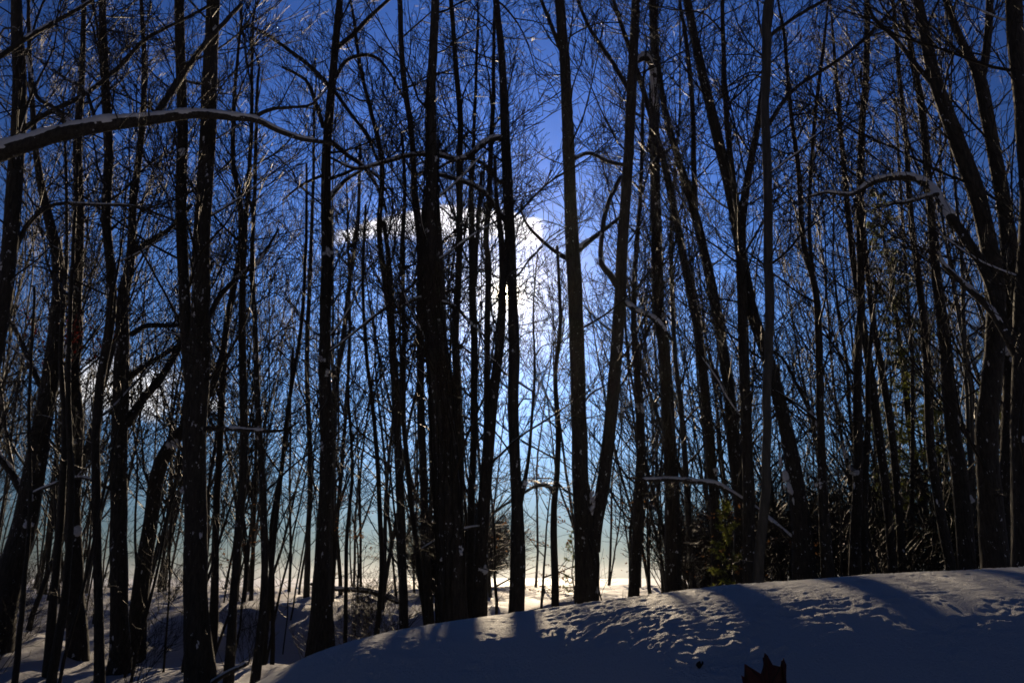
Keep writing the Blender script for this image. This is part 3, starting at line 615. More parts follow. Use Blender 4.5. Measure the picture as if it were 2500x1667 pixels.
def smooth_path(P, r, n):
    P = np.asarray(P); r = np.asarray(r)
    s = np.concatenate([[0], np.cumsum(np.linalg.norm(np.diff(P, axis=0), axis=1))])
    x = np.linspace(0, s[-1], n)
    # Catmull-Rom through the traced points
    out = []
    for xi in x:
        i = min(max(np.searchsorted(s, xi) - 1, 0), len(P) - 2)
        h = s[i + 1] - s[i] + 1e-9; u = (xi - s[i]) / h
        p0 = P[max(i - 1, 0)]; p1 = P[i]; p2 = P[i + 1]; p3 = P[min(i + 2, len(P) - 1)]
        m1 = (p2 - p0) / (s[i + 1] - s[max(i - 1, 0)] + 1e-9) * h; m2 = (p3 - p1) / (s[min(i + 2, len(P) - 1)] - s[i] + 1e-9) * h
        out.append((2 * u**3 - 3 * u**2 + 1) * p1 + (u**3 - 2 * u**2 + u) * m1 + (-2 * u**3 + 3 * u**2) * p2 + (u**3 - u**2) * m2)
    return np.array(out), np.interp(x, s, r)

TREES = {}
for idx, key in enumerate(rank):
    D, bark, label, dens, nsn, stems = T[key]
    rng = np.random.default_rng(1000 + idx)
    if D is None: D = base_D(*stems[0][0][:2])
    lean = rng.uniform(-0.05, 0.05)
    slim = key in SLIMK
    info = dict(D=D, stems=[], rng=rng)
    root = None
    for si, st in enumerate(stems):
        P = []; r = []
        for j, (px, py, w) in enumerate(st):
            q, t_ = at(px, py, D)
            Yd = D + lean * max(q[2], 0) + (0.0 if si == 0 else 0.015 * (st[0][1] - py) / 100 * (1 if idx % 2 else -1))
            q, t_ = at(px, py, Yd); P.append(q); r.append(0.5 * w / FPX * t_)
        P = np.array(P); r = np.array(r)
        if si == 0:                                # carry the stem down into the snow
            gz0 = float(ground_z(P[0][0], P[0][1])) - 0.25
            if P[0][2] > gz0:
                dv = P[0] - P[1]; dv[2] = -abs(dv[2]) - 1e-3; dv *= (P[0][2] - gz0) / -dv[2]
                dv[:2] *= 0.35
                P = np.vstack([P[0] + dv, P]); r = np.concatenate([[r[0] * 1.25], r])
            base = np.array([P[0][0], P[0][1], float(ground_z(P[0][0], P[0][1]))])
            name = 'young_tree' if slim or bark is Y_ else 'bare_tree'
            root = thing(name, label, 'tree', base, SLIMG if slim else 'trees of the wood')
            info['root'] = root; info['base'] = base
            flare = 1 + 0.22 * np.exp(-np.maximum(P[:, 2] - base[2], 0) / 0.28)
            r = r * np.where(P[:, 2] < base[2] + 0.9, flare, 1)
        # carry it on above the frame to a natural tip
        if st[-1][1] < 320 or r[-1] > 0.05:
            dv = P[-1] - P[-2]; dv /= np.linalg.norm(dv)
            ext = min(max(r[-1] * 55, 1.2), 5.0)
            add = [P[-1] + dv * ext * f + rng.normal(0, 0.10 * f, 3) + np.array([0, 0, 0.25 * f * ext * f]) for f in (0.33, 0.66, 1.0)]
            P = np.vstack([P, add]); r = np.concatenate([r, r[-1] * np.array([0.7, 0.42, 0.12])])
        L = np.linalg.norm(np.diff(P, axis=0), axis=1).sum()
        Q, rr = smooth_path(P, r, max(14, int(L * 4)))
        wv = np.cumsum(rng.normal(0, 1, (len(Q), 3)), axis=0) * (0.0015 if key in ('Z', 'AA') else 0.009 if key == 'HH' else 0.004); wv[:, 2] = 0
        wv -= np.linspace(0, 1, len(Q))[:, None] * wv[-1]
        Q = Q + wv * (0.5 if si else 1)
        tb = Tubes(); tb.add(Q - base, rr, 12 if rr.max() > 0.06 else 8, 0.035, rng)
        o = link('trunk' if si == 0 else 'stem', tb.mesh('trunk'), bark, root)
        info['stems'].append((Q, rr))
    # branches
    nb = 0
    for si, (Q, rr) in enumerate(info['stems']):
        L = np.linalg.norm(np.diff(Q, axis=0), axis=1).sum()
        zlo = base[2] + (2.4 if not slim else 1.8)
        n = int(L * dens * 0.95)
        for b_ in range(n):
            f = (b_ + rng.uniform(0, 1)) / n
            i = min(int(f * (len(Q) - 1)), len(Q) - 2)
            p = Q[i]; h = p[2] - zlo
            if h < 0 or (h < 3 and rng.uniform() > 0.30 + h * 0.22): continue
            tdir = Q[i + 1] - Q[i]; tdir /= np.linalg.norm(tdir)
            az = rng.uniform(0, 6.283)
            outd = np.array([math.cos(az), math.sin(az), 0])
            el = R(rng.uniform(18, 58))
            d = outd * math.cos(el) + tdir * math.sin(el)
            small = rr[i] < 0.035
            s = rng.uniform(0.55, 1.25) * (0.75 if small else 1.0) * (0.8 if f > 0.8 else 1.0)
            loc = p - base + outd * rr[i] * 0.55
            ti = rng.integers(0, 16)
            bo = place('branch', BOUGH[ti][0], root, loc, d, s, rng)
            nb += 1
            if rng.uniform() < 0.22 and p[2] < 9:
                c = bpy.data.objects.new('snow_ridge', BOUGH[ti][1]); COL.objects.link(c); c.parent = bo
        # dead sprays low down
        ns = int(L * (1.2 if key in ('EE', 'W', 'CC', 'Y', 'BB', 'RR', 'QQ', 'PP') else 0.4))
        for b_ in range(ns):
            i = int(rng.uniform(0.03, 0.75) * (len(Q) - 1)); p = Q[i]
            if p[2] < base[2] + 0.8: continue
            az = rng.uniform(0, 6.283); d = np.array([math.cos(az), math.sin(az), rng.uniform(-0.25, 0.5)])
            place('dead_spray', SPRAY[rng.integers(0, 8)], root, p - base + np.array([d[0], d[1], 0]) * rr[i] * 0.6, d, rng.uniform(0.4, 1.0), rng)
    # snow blown against the stem
    V = []; F = []; n0 = 0
    for s_ in range(int(nsn * 0.45)):
        Q, rr = info['stems'][0 if rng.uniform() < 0.75 or len(info['stems']) == 1 else 1]
        i = int(rng.uniform(0.03, 0.8) ** 1.6 * (len(Q) - 1)); i = min(i, len(Q) - 2)
        az = R(rng.normal(-95, 50)); nrm_ = np.array([math.cos(az), math.sin(az), 0])
        w = rng.uniform(0.006, 0.022) * (1 if rr[i] > 0.07 else 0.6); hgt = w * rng.uniform(0.8, 3.2)
        c = Q[i] + (Q[i + 1] - Q[i]) * rng.uniform() + nrm_ * rr[i] * 0.94 - base
        for e_ in range(3):
            g_ = rng.uniform(0.35, 1.0)
            n0 = lump_into(V, F, n0, c + np.array([rng.normal(0, w * 0.9), 0, rng.normal(0, hgt * 1.2)]), w * g_, w * g_ * 0.8, hgt * g_, rng, Q[i + 1] - Q[i])
    if V: link('snow_flecks', mesh('snow_flecks', np.concatenate(V), F), M_CAP, root)['kind'] = 'stuff'
    TREES[key] = info

for key, dd, snow, pts in LIMBS:
    info = TREES[key]; rng = info['rng']; root = info['root']; base = info['base']
    # start on the stem's own axis so the limb is rooted in the wood
    q0, t0 = at(pts[0][0], pts[0][1], info['D'])
    best = None
    for Q, rr in info['stems']:
        dd2 = np.abs(Q[:, 2] - q0[2]) + np.abs(Q[:, 0] - q0[0]); i = dd2.argmin()
        if best is None or dd2[i] < best[0]: best = (dd2[i], Q[i])
    Y0 = best[1][1]
    if key == 'TT' and pts[0][0] < 2400: Y0 = TREES['TT']['D'] + 0.32
    if key == 'UU' and pts[0][0] > 100: Y0 = info['D'] + 0.9 * (pts[0][0] + 276) / 1080 + 0.05
    P = []; r = []
    for j, (px, py, w) in enumerate(pts):
        q, t_ = at(px, py, Y0 + dd * j / (len(pts) - 1)); P.append(q); r.append(0.5 * w / FPX * t_)
    Q, rr = smooth_path(P, r, len(pts) * 4)
    Q = Q + rng.normal(0, 0.0018, Q.shape)
    tb = Tubes(); tb.add(Q - base, rr, 8, 0.04, rng)
    lo = link('limb', tb.mesh('limb'), M_BARK, root)
    if snow > 0.05:
        ts = Tubes(); i = 0; n = len(Q)
        if snow >= 0.9:
            ridge(ts, Q[1:-2] - base, np.maximum(rr[1:-2], 0.010), rng, 0.95 * min(snow, 1.15), 0.5)
        else:
            while i < n - 4:
                l_ = int(rng.integers(3, 8))
                if rng.uniform() < snow + 0.1:
                    t1 = Tubes(); ridge(t1, Q[i:i + l_ + 1] - base, np.maximum(rr[i:i + l_ + 1], 0.008), rng, 0.85, 0.5); link('snow_ridge', t1.mesh('snow_ridge'), M_CAP, lo)
                i += l_ + int(rng.integers(1, 4))
        if ts.V: link('snow_ridge', ts.mesh('snow_ridge'), M_CAP, lo)
    # side twigs
    nl = max(3, int(np.linalg.norm(np.diff(Q, axis=0), axis=1).sum() * 2.4))
    for b_ in range(nl):
        i = int(rng.uniform(0.15, 0.99) * (n_ := len(Q) - 1)); i = min(i, n_ - 1)
        td = Q[i + 1] - Q[i]; td /= np.linalg.norm(td)
        d = td * 0.8 + rng.normal(0, 0.5, 3) + np.array([0, 0, 0.45])
        place('branch', BOUGH[rng.integers(0, 16)][0], root, Q[i] - base, d, rng.uniform(0.25, 0.6), rng)

for key, px, py, w, h in CLUMPS:
    info = TREES[key]; rng = info['rng']; base = info['base']
    q0, t0 = at(px, py, info['D']); best = None
    for Q, rr in info['stems']:
        dd2 = np.abs(Q[:, 2] - q0[2]) + np.abs(Q[:, 0] - q0[0]); i = dd2.argmin()
        if best is None or dd2[i] < best[0]: best = (dd2[i], Q[i], rr[i], Q[min(i + 1, len(Q) - 1)] - Q[max(i - 1, 0)])
    q, t_ = at(px, py, best[1][1] - best[2] * 0.75)
    sx = 0.5 * w / FPX * t_ * 1.15; sz = 0.5 * h / FPX * t_ * 1.15
    V = []; F = []; n0 = 0
    axd = best[3] / np.linalg.norm(best[3]) if h > 1.3 * w else np.array([0, 0, 1.0])
    for e in range(11):
        u, v = rng.uniform(-1, 1), rng.normal(0, 0.42)
        off = axd * u * sz * 0.85 + np.array([v * sx * (1.15 - abs(u) * 0.7), rng.uniform(-0.004, 0.012), 0.0])
        g_ = rng.uniform(0.28, 0.62) * (1.1 - 0.5 * abs(u))
        n0 = lump_into(V, F, n0, q - base + off, sx * g_, max(0.010, min(sx * g_, 0.04)), max(sx * g_, sz * g_ * 0.55), rng, axd)
    link('snow_clump', mesh('snow_clump', np.concatenate(V), F), M_CAP, info['root'])

# tangled climbers on the broad tree
info = TREES['W']; rng = info['rng']; base = info['base']; Q, rr = info['stems'][0]
tb = Tubes()
for c in range(26):
    a0 = rng.uniform(0, 6.28); tw = rng.normal(0, 0.5); i0 = int(rng.uniform(0.0, 0.25) * len(Q)); i1 = int(rng.uniform(0.35, 0.62) * len(Q))
    P = []
    for i in range(i0, i1):
        a = a0 + tw * (i - i0) * 0.2 + rng.normal(0, 0.12)
        P.append(Q[i] + np.array([math.cos(a), math.sin(a), 0]) * (rr[i] * 1.02 + rng.uniform(0.0, 0.03)) - base)
    tb.add(P, np.full(len(P), rng.uniform(0.004, 0.011)), 4, cap=False)
link('climbers', tb.mesh('climbers'), M_TWIG, info['root'])['kind'] = 'stuff'

# ------------------------------------------------------------------ leaves as little folded blades
def leaf_cloud(centres, dirs, size, rng, droop=0.5):
    V = []; F = []; n = 0
    for c, d in zip(centres, dirs):
        s = size * rng.uniform(0.6, 1.25)
        d = np.array(d) + rng.normal(0, 0.6, 3) + np.array([0, 0, -droop]); d /= np.linalg.norm(d) + 1e-9
        u = np.cross(d, rng.normal(0, 1, 3)); u /= np.linalg.norm(u) + 1e-9
        w = np.cross(d, u)
        a = c; m1 = c + d * s * 0.5 + u * s * 0.27 + w * s * 0.12; m2 = c + d * s * 0.5 - u * s * 0.27 + w * s * 0.12; e = c + d * s
        V += [a, m1, e, m2, c + d * s * 0.5]
        F += [[n, n + 1, n + 4], [n + 1, n + 2, n + 4], [n + 2, n + 3, n + 4], [n + 3, n, n + 4]]; n += 5
    return np.array(V), F

# ------------------------------------------------------------------ background wood
BGT = []
for i in range(9):
    rng = np.random.default_rng(500 + i)
    tb = Tubes(); cr = Tubes()
    H = rng.uniform(10.5, 14.5); r0 = rng.uniform(0.040, 0.075)
    ns = 18; pts = [np.array([0, 0, -0.3])]; d = np.array([rng.normal(0, .05), rng.normal(0, .05), 1.0])
    for k in range(ns):
        d = d + rng.normal(0, 0.045, 3); d[2] = max(d[2], 0.9); d /= np.linalg.norm(d); pts.append(pts[-1] + d * H / ns)
    pts = np.array(pts); rad = r0 * (1 - np.linspace(0, 1, ns + 1) ** 1.1 * 0.88); rad[0] *= 1.3
    tb.add(pts, rad, 8, 0.04, rng)
    if i % 3 == 0:                                    # a second stem
        k0 = rng.integers(1, 6); d2 = np.array([rng.choice([-1, 1]) * 0.35, rng.normal(0, .2), 1.0]); q = [pts[k0]]
        for k in range(12):
            d2 = d2 + rng.normal(0, 0.05, 3) + np.array([-d2[0] * 0.1, -d2[1] * 0.1, 0]); d2 /= np.linalg.norm(d2); q.append(q[-1] + d2 * H / 17)
        r2 = rad[k0] * 0.8 * (1 - np.linspace(0, 1, 13) * 0.85); tb.add(q, r2, 6, 0.04, rng)
        ax2 = (np.array(q), r2)
    else: ax2 = None
    cfg = dict(CFG, seg=[7, 6, 4, 2], sides=[5, 4, 3, 3], kids=[0, 5.5, 1.4], rmin=0.0055)
    axes = [(pts, rad)] + ([ax2] if ax2 else [])
    for pp, rd in axes:
        nbr = 22 if pp is pts else 11
        for b_ in range(nbr):
            f = 0.16 + 0.84 * (b_ + rng.uniform()) / nbr; x = f * (len(pp) - 1); k = min(int(x), len(pp) - 2)
            p = pp[k] + (pp[k + 1] - pp[k]) * (x - k); az = rng.uniform(0, 6.28); el = R(rng.uniform(18, 62))
            dd_ = np.array([math.cos(az) * math.cos(el), math.sin(az) * math.cos(el), math.sin(el)])
            grow(cr, p, dd_, rng.uniform(1.0, 2.9) * (1.15 - 0.5 * f), min(rd[k] * 0.5, 0.022), 1, 3, rng, cfg)
    mt = tb.mesh('young_trunk'); mc = cr.mesh('young_crown'); mc.materials.append(M_TWIG); mt.materials.append(M_YOUNG if i % 4 else M_GREY)
    BGT.append((mt, mc))

rng = np.random.default_rng(77)
taken = [(v['base'][0], v['base'][1]) for v in TREES.values()]
count = 0
SHORT = dict(A='leaning hummock tree', C='tree with rusty leaves', F='tree with the grey limb', H='forked giant', J='slim upright tree', M='stout snow splashed tree', S='whippy tree', T='hook topped tree',
             W='climber wrapped tree', AA='smooth tree by the sun', BB='knobbly tree', CC='V forked tree', EE='bristling dark tree', FF='steeply tilted tree', HH='smooth grey stem', II='snow streaked slanting tree', JJ='wide footed upright tree',
             KK='plumb straight tree', MM='close tilted pair', PP='tilted tree by the pine', QQ='thick tilted tree', RR='heaviest tilted trunk', SS='wide Y tree')
def beyond(x, y):
    a = x / y
    return SHORT[min(SHORT, key=lambda k: abs(a - TREES[k]['base'][0] / TREES[k]['base'][1]))]
for tr in range(4000):
    if count >= 172: break
    D = 15.5 + 29 * rng.uniform() ** 0.9
    px = rng.uniform(-90, 2590)
    if px > 1500 and rng.uniform() < 0.0: continue
    if px < 1500 and rng.uniform() < 0.30: continue
    x = (px - 1250) / FPX * D * 1.02
    hx = px - 1237
    if abs(hx) < 34 or (900 < px < 1420 and rng.uniform() < 0.35): continue
    if 0.25 < x < 3.4 and rng.uniform() < (0.85 if D < 26 else 0.2): continue
    if any((x - a) ** 2 + (D - b) ** 2 < 0.75 ** 2 for a, b in taken): continue
    taken.append((x, D)); count += 1
    k = int(rng.integers(0, 9))
    s = rng.uniform(0.75, 1.3)
    size = 'short' if s < 0.92 else ('tall' if s > 1.14 else 'middling')
    lab = f"{size} thin {'forked' if k % 3 == 0 else 'straight'} {'grey' if k % 4 == 0 else 'dark'} tree beyond the {beyond(x, D)}{' by the field' if D > 33 else ''}"
    root = thing('thicket_tree', lab, 'tree', (x, D, float(ground_z(x, D)) - 0.02), 'thin trees of the thicket')
    root.scale = (s, s, s * rng.uniform(0.95, 1.25))
    # stems on the rising side tilt in towards the clearing
    root.rotation_euler = (R(rng.normal(0, 2.5)), R(rng.normal(0, 3.0) - (3.5 if px > 1500 else 0)), rng.uniform(0, 6.28))
    root.rotation_mode = 'ZXY' if False else 'XYZ'
    for nm, me in (('trunk', BGT[k][0]), ('crown', BGT[k][1])):
        c = bpy.data.objects.new(nm, me); COL.objects.link(c); c.parent = root

# ------------------------------------------------------------------ brush along the field edge
SHR = []
for i in range(7):
    rng = np.random.default_rng(700 + i); tb = Tubes()
    cfg = dict(CFG, seg=[6, 5, 4, 2], sides=[4, 3, 3, 3], kids=[7, 4, 2], up=[0.25, 0.2, 0.1, 0], wig=[0.1, 0.15, 0.2, 0.2], rmin=0.005, first=[0.2, 0.2, 0.2])
    for s_ in range(9):
        az = rng.uniform(0, 6.28); tl = rng.uniform(0.1, 0.6); p = np.array([math.cos(az), math.sin(az), 0]) * rng.uniform(0, 0.3)
        grow(tb, p - np.array([0, 0, .15]), (math.cos(az) * tl, math.sin(az) * tl, 1), rng.uniform(1.3, 2.6), 0.012, 0, 2, rng, cfg)
    me = tb.mesh('shrub_stems'); me.materials.append(M_TWIG); SHR.append(me)
rng = np.random.default_rng(88)
for i in range(200):
    D = rng.uniform(24, 45) if i % 3 else rng.uniform(38, 46)
    px = rng.uniform(-60, 2560)
    if i >= 172: D = rng.uniform(39, 46); px = rng.uniform(450, 1620)
    elif i >= 146: D = rng.uniform(18, 34); px = rng.uniform(1700, 2560)
    elif i >= 122: D = rng.uniform(40, 46); px = rng.uniform(250, 1600)
    elif i >= 92: D = rng.uniform(15.5, 32); px = rng.uniform(1560, 2560); x = (px - 1250) / FPX * D
    s = rng.uniform(0.7, 1.35) * (1.25 if D > 36 else 0.9) * (1.35 if 122 > i >= 92 else 1.35 if 172 > i >= 146 else 1)
    size = 'low' if s < 0.9 else ('tall' if s > 1.3 else 'bushy')
    lab = f"{size} tangled leafless shrub {'at the field edge' if D > 36 else 'in the underbrush'} beyond the {beyond(x, D)}"
    root = thing('brush_shrub', lab, 'shrub', (x, D, float(ground_z(x, D))), 'brush along the field edge')
    root.rotation_euler = (0, 0, rng.uniform(0, 6.28)); root.scale = (s * 1.25, s * 1.25, s)
    c = bpy.data.objects.new('stems', SHR[int(rng.integers(0, 7))]); COL.objects.link(c); c.parent = root

# ------------------------------------------------------------------ whip-thin saplings near by
WHIP = []
for i in range(6):
    rng = np.random.default_rng(900 + i); tb = Tubes(); cw = Tubes()
    cfg = dict(CFG, seg=[12, 5, 3, 2], sides=[6, 4, 3, 3], kids=[15, 3, 2], wig=[0.05, 0.08, 0.1, 0.1], up=[0.2, 0.4, 0.3, 0], len=[(0.12, 0.30), (0.4, 0.6), (0.4, 0.6)], angle=[(30, 65), (25, 50), (25, 50)], first=[0.25, 0.2, 0.2], rmin=0.0036)
    H = rng.uniform(3.6, 6.5)
    pts, rad = grow(tb, (0, 0, -0.2), (rng.normal(0, .08), rng.normal(0, .08), 1), H, rng.uniform(0.016, 0.026), 0, 0, rng, cfg)
    for b_ in range(16):
        f = 0.22 + 0.78 * (b_ + rng.uniform()) / 16; x = f * 12; k = min(int(x), 11); p = pts[k] + (pts[k + 1] - pts[k]) * (x - k)
        az = rng.uniform(0, 6.28); el = R(rng.uniform(5, 60))
        grow(cw, p, (math.cos(az) * math.cos(el), math.sin(az) * math.cos(el), math.sin(el)), rng.uniform(0.5, 1.5), 0.007, 1, 2, rng, cfg)
    mt = tb.mesh('whip_stem'); mt.materials.append(M_YOUNG); mc = cw.mesh('whip_twigs'); mc.materials.append(M_TWIG); WHIP.append((mt, mc))
rng = np.random.default_rng(99); nw = 0
while nw < 44:
    px = rng.uniform(-40, 1050) if nw < 32 else rng.uniform(1300, 2500); D = rng.uniform(10.2, 21) if nw < 32 else rng.uniform(12, 20); x = (px - 1250) / FPX * D
    if any((x - a) ** 2 + (D - b) ** 2 < 0.3 ** 2 for a, b in taken): continue
    taken.append((x, D)); nw += 1; k = int(rng.integers(0, 6)); s = rng.uniform(0.7, 1.3)
    size = 'short' if s < 0.9 else ('tall' if s > 1.1 else 'waist thick' if False else 'middling')
    la = rng.normal(0, 4)
    near_ = min(SHORT, key=lambda q: (TREES[q]['base'][0] - x) ** 2 + (TREES[q]['base'][1] - D) ** 2)
    root = thing('sapling', f"{size} {'leaning ' if abs(la) > 4 else ''}whip thin bare {'many twigged ' if k % 2 else ''}sapling {'behind' if D > TREES[near_]['D'] + 1 else 'before' if D < TREES[near_]['D'] - 1 else 'close beside'} the {SHORT[near_]}", 'sapling', (x, D, float(ground_z(x, D))), 'whip thin saplings')
    root.scale = (s, s, s); root.rotation_euler = (R(rng.normal(0, 3)), R(la), rng.uniform(0, 6.28))
    for nm, me in (('stem', WHIP[k][0]), ('twigs', WHIP[k][1])):
        c = bpy.data.objects.new(nm, me); COL.objects.link(c); c.parent = root

rng = np.random.default_rng(101)
for i in range(26):
    px = rng.uniform(-40, 1020); D = rng.uniform(10.4, 23); x = (px - 1250) / FPX * D
    if px > 640 and D < 13.5: continue
    s = rng.uniform(0.28, 0.62)
    root = thing('brush_shrub', f"{'knee high' if s > 0.45 else 'ankle high'} bare sprig {'on the shaded slope' if D > 15 else 'on the forest floor'} near the {beyond(x, D)}", 'shrub', (x, D, float(ground_z(x, D))), 'bare sprigs on the forest floor')
    root.rotation_euler = (0, 0, rng.uniform(0, 6.28)); root.scale = (s, s, s)
    c = bpy.data.objects.new('stems', SHR[int(rng.integers(0, 7))]); COL.objects.link(c); c.parent = root

# ------------------------------------------------------------------ beech saplings that keep their brown leaves
def leafy(px, D, H, label, nleaf, seed, base_py=None, low=0.2):
    rng = np.random.default_rng(seed)
    x = (px - 1250) / FPX * D * 1.02; base = np.array([x, D, float(ground_z(x, D))])
    root = thing('beech_sapling', label, 'tree', base, 'beech saplings still in leaf')
    tb = Tubes(); cfg = dict(CFG, seg=[9, 5, 3, 2], sides=[5, 4, 3, 3], kids=[9, 3, 1], up=[0.1, 0.0, 0, 0], angle=[(50, 80), (35, 60), (30, 60)], len=[(0.22, 0.4), (0.35, 0.6), (0.4, 0.6)], first=[low, 0.2, 0.2], rmin=0.004)
    grow(tb, (0, 0, -0.15), (rng.normal(0, .05), rng.normal(0, .05), 1), H, 0.022 + 0.004 * H, 0, 2, rng, cfg)
    me = tb.mesh('sapling_stem'); link('trunk', me, M_YOUNG, root)
    VV = np.concatenate(tb.V); rad = np.hypot(VV[:, 0], VV[:, 1])
    VV = VV[(VV[:, 2] > low * H) & (rad > 0.15)]
    # leaves hang in sprays: pick a few twig points, cluster round them
    cs = VV[rng.integers(0, len(VV), max(4, nleaf // 4))]
    C = np.repeat(cs, 4, 0)[:nleaf] + rng.normal(0, 1, (min(nleaf, len(cs) * 4), 3)) * np.array([0.18, 0.18, 0.04])
    V, F = leaf_cloud(C, rng.normal(0, 1, C.shape) * np.array([1, 1, .2]), 0.072, rng)
    link('leaves', mesh('leaves', V, F, False), M_BEECH, root)['kind'] = 'stuff'
leafy(1218, 17.0, 4.6, 'beech sapling with tawny leaves between the two sun side trunks', 90, 41)
leafy(1315, 18.5, 3.6, 'beech sapling with rusty leaves beside the knobbly slim tree', 190, 2)
leafy(1390, 20.0, 2.4, 'small beech sapling tucked behind the V forked tree', 160, 3)
leafy(1300, 15.0, 1.0, 'low beech sprig with brown leaves on the shaded snow', 90, 4)
leafy(900, 21.0, 2.8, 'beech sapling with sparse brown leaves beside the whippy tree', 150, 5)
leafy(840, 24.0, 3.2, 'beech sapling with curled leaves at the edge of the field', 150, 6)
leafy(1840, 13.5, 3.2, 'beech sapling with russet leaves behind the smooth grey stem', 110, 7)
leafy(1985, 15.5, 2.4, 'beech sapling with russet leaves behind the snow streaked slanting tree', 90, 8)
leafy(1690, 16.0, 2.6, 'beech sapling with brown leaves beside the green juniper', 70, 9)
leafy(2250, 19.0, 2.2, 'beech sapling with few brown leaves among the tilted trees', 110, 10)
leafy(1530, 22.0, 2.8, 'beech sapling with dry leaves behind the snow crusted foot', 140, 11)
leafy(640, 19.0, 2.4, 'beech sapling with scattered leaves on the shaded slope', 80, 12)
# dead leaves hung up in tree C
info = TREES['C']; rng = np.random.default_rng(31)
P, _ = at(205, 905, info['D'] - 0.4)
tb = Tubes()
for k in range(7): grow(tb, at(187, 930 - 8 * k, info['D'])[0] - info['base'], (rng.normal(0.3, .6), -0.6 + rng.normal(0, .4), 0.3), 1.1, 0.010, 1, 3, rng, CFG)
link('leafy_spray', tb.mesh('leafy_spray'), M_TWIG, info['root'])
VV = np.concatenate(tb.V); C = VV[rng.integers(0, len(VV), 330)] + rng.normal(0, 0.04, (330, 3))
V, F = leaf_cloud(C, rng.normal(0, 1, C.shape), 0.08, rng)
lo = link('dead_leaves', mesh('dead_leaves', V, F, False), M_OAK, info['root']); lo['kind'] = 'stuff'; lo['label'] = 'rusty dead leaves'

# ------------------------------------------------------------------ evergreens
def evergreen(name, label, x, y, H, W_, seed, bare=0.0, dens=1.0, nw=0.0085):
    rng = np.random.default_rng(seed); base = np.array([x, y, float(ground_z(x, y))])
    root = thing(name, label, 'tree' if name == 'pine_tree' else 'shrub', base)
    tb = Tubes(); ns = 12; P = np.array([[0.04 * math.sin(k), 0.03 * math.cos(k * 1.7), -0.2 + (H + 0.2) * k / ns] for k in range(ns + 1)])
    tb.add(P, 0.012 * H * (1 - np.linspace(0, 1, ns + 1) * 0.93) + 0.006, 8, 0.04, rng)
    link('trunk', tb.mesh('trunk'), M_BARK, root)
    br = Tubes(); V = []; F = []; n = 0
    nb = int(H * 9 * dens)
    for b_ in range(nb):
        f = bare + (1 - bare) * (b_ + rng.uniform()) / nb; z = f * H
        L = W_ * (1.05 - f) ** 0.75 * rng.uniform(0.55, 1.1); az = rng.uniform(0, 6.28)
        d = np.array([math.cos(az), math.sin(az), rng.uniform(0.0, 0.45)]); d /= np.linalg.norm(d)
        pts = [np.array([0, 0, z]) + d * L * k / 5 + np.array([0, 0, -0.10 * L * (k / 5) ** 2 + 0.12 * L * max(0, k - 3) / 2]) for k in range(6)]
        br.add(pts, np.linspace(0.014, 0.004, 6), 4, cap=False)
        for k in range(int(26 * L + 6)):
            u = rng.uniform(0.25, 1.02); q = np.array([np.interp(u * 5, range(6), [p[a] for p in pts]) for a in range(3)])
            side = np.cross(d, [0, 0, 1]) * rng.normal(0, 0.22) * L * (1.1 - u) + rng.normal(0, 0.02, 3)
            tip = q + side
            for nd in range(8):                       # a tuft of needles
                v = d * 0.6 + rng.normal(0, 0.6, 3); v /= np.linalg.norm(v); s = rng.uniform(0.05, 0.105) * (1 + (nw - 0.0085) * 90)
                w = np.cross(v, rng.normal(0, 1, 3)); w = w / (np.linalg.norm(w) + 1e-9) * nw
                V += [tip - w, tip + w, tip + v * s]; F.append([n, n + 1, n + 2]); n += 3
    link('boughs', br.mesh('boughs'), M_TWIG, root)['kind'] = 'stuff'
    nd = link('needles', mesh('needles', V, F, False), M_NEEDLE, root); nd['kind'] = 'stuff'
def wx_(px, D): return (px - 1250) / FPX * D * 1.02
evergreen('pine_tree', 'tall green pine showing between the tilted dark trunks', wx_(2215, 21), 21, 11.5, 1.9, 1, 0.10, 1.3, 0.0125)
evergreen('pine_tree', 'younger green pine half hidden behind the plumb straight tree', wx_(2135, 20), 20, 4.6, 1.2, 2, 0.05)
evergreen('pine_tree', 'slender pine lost among the trees at the far high end', wx_(2440, 22), 22, 7.5, 1.4, 5, 0.05, 0.8)
evergreen('juniper_shrub', 'upright green juniper under the snow covered slanting limb', wx_(1752, 14.3), 14.3, 2.9, 0.62, 3, 0.03, 1.5)
evergreen('juniper_shrub', 'low spreading juniper at the foot of the bristling dark tree', wx_(1668, 10.2), 10.2, 1.25, 0.75, 4, 0.02, 1.6)
evergreen('juniper_shrub', 'small round juniper just behind the crest of the bank', wx_(1762, 9.6), 9.6, 1.42, 0.55, 6, 0.02, 1.6)
evergreen('juniper_shrub', 'pale distant juniper out in the field beside the V forked tree', wx_(1390, 30), 30, 2.2, 0.8, 7, 0.02, 1.0)

# ------------------------------------------------------------------ fallen wood under the snow
def fallen(pts, D, label, snow=True, seed=0):
    rng = np.random.default_rng(seed); P = []; r = []
    for px, w, dz, dd in pts:
        x = (px - 1250) / FPX * (D + dd) * 1.02; P.append(np.array([x, D + dd, float(ground_z(x, D + dd)) + dz])); r.append(0.5 * w / FPX * D)
    base = P[0].copy(); Q, rr = smooth_path(P, r, len(pts) * 3)
    root = thing('fallen_branch', label, 'branch', base, 'fallen branches')
    tb = Tubes(); tb.add(Q - base, rr, 7, 0.05, rng); wo = link('wood', tb.mesh('wood'), M_BARK, root)
    if snow:
        ts = Tubes(); ridge(ts, Q - base, rr, rng); link('snow_ridge', ts.mesh('snow_ridge'), M_CAP, root)
    for k in range(4):
        i = rng.integers(1, len(Q) - 1); place('twig', SPRAY[rng.integers(0, 8)], root, Q[i] - base, rng.normal(0, 1, 3) + np.array([0, 0, .6]), 0.5, rng)
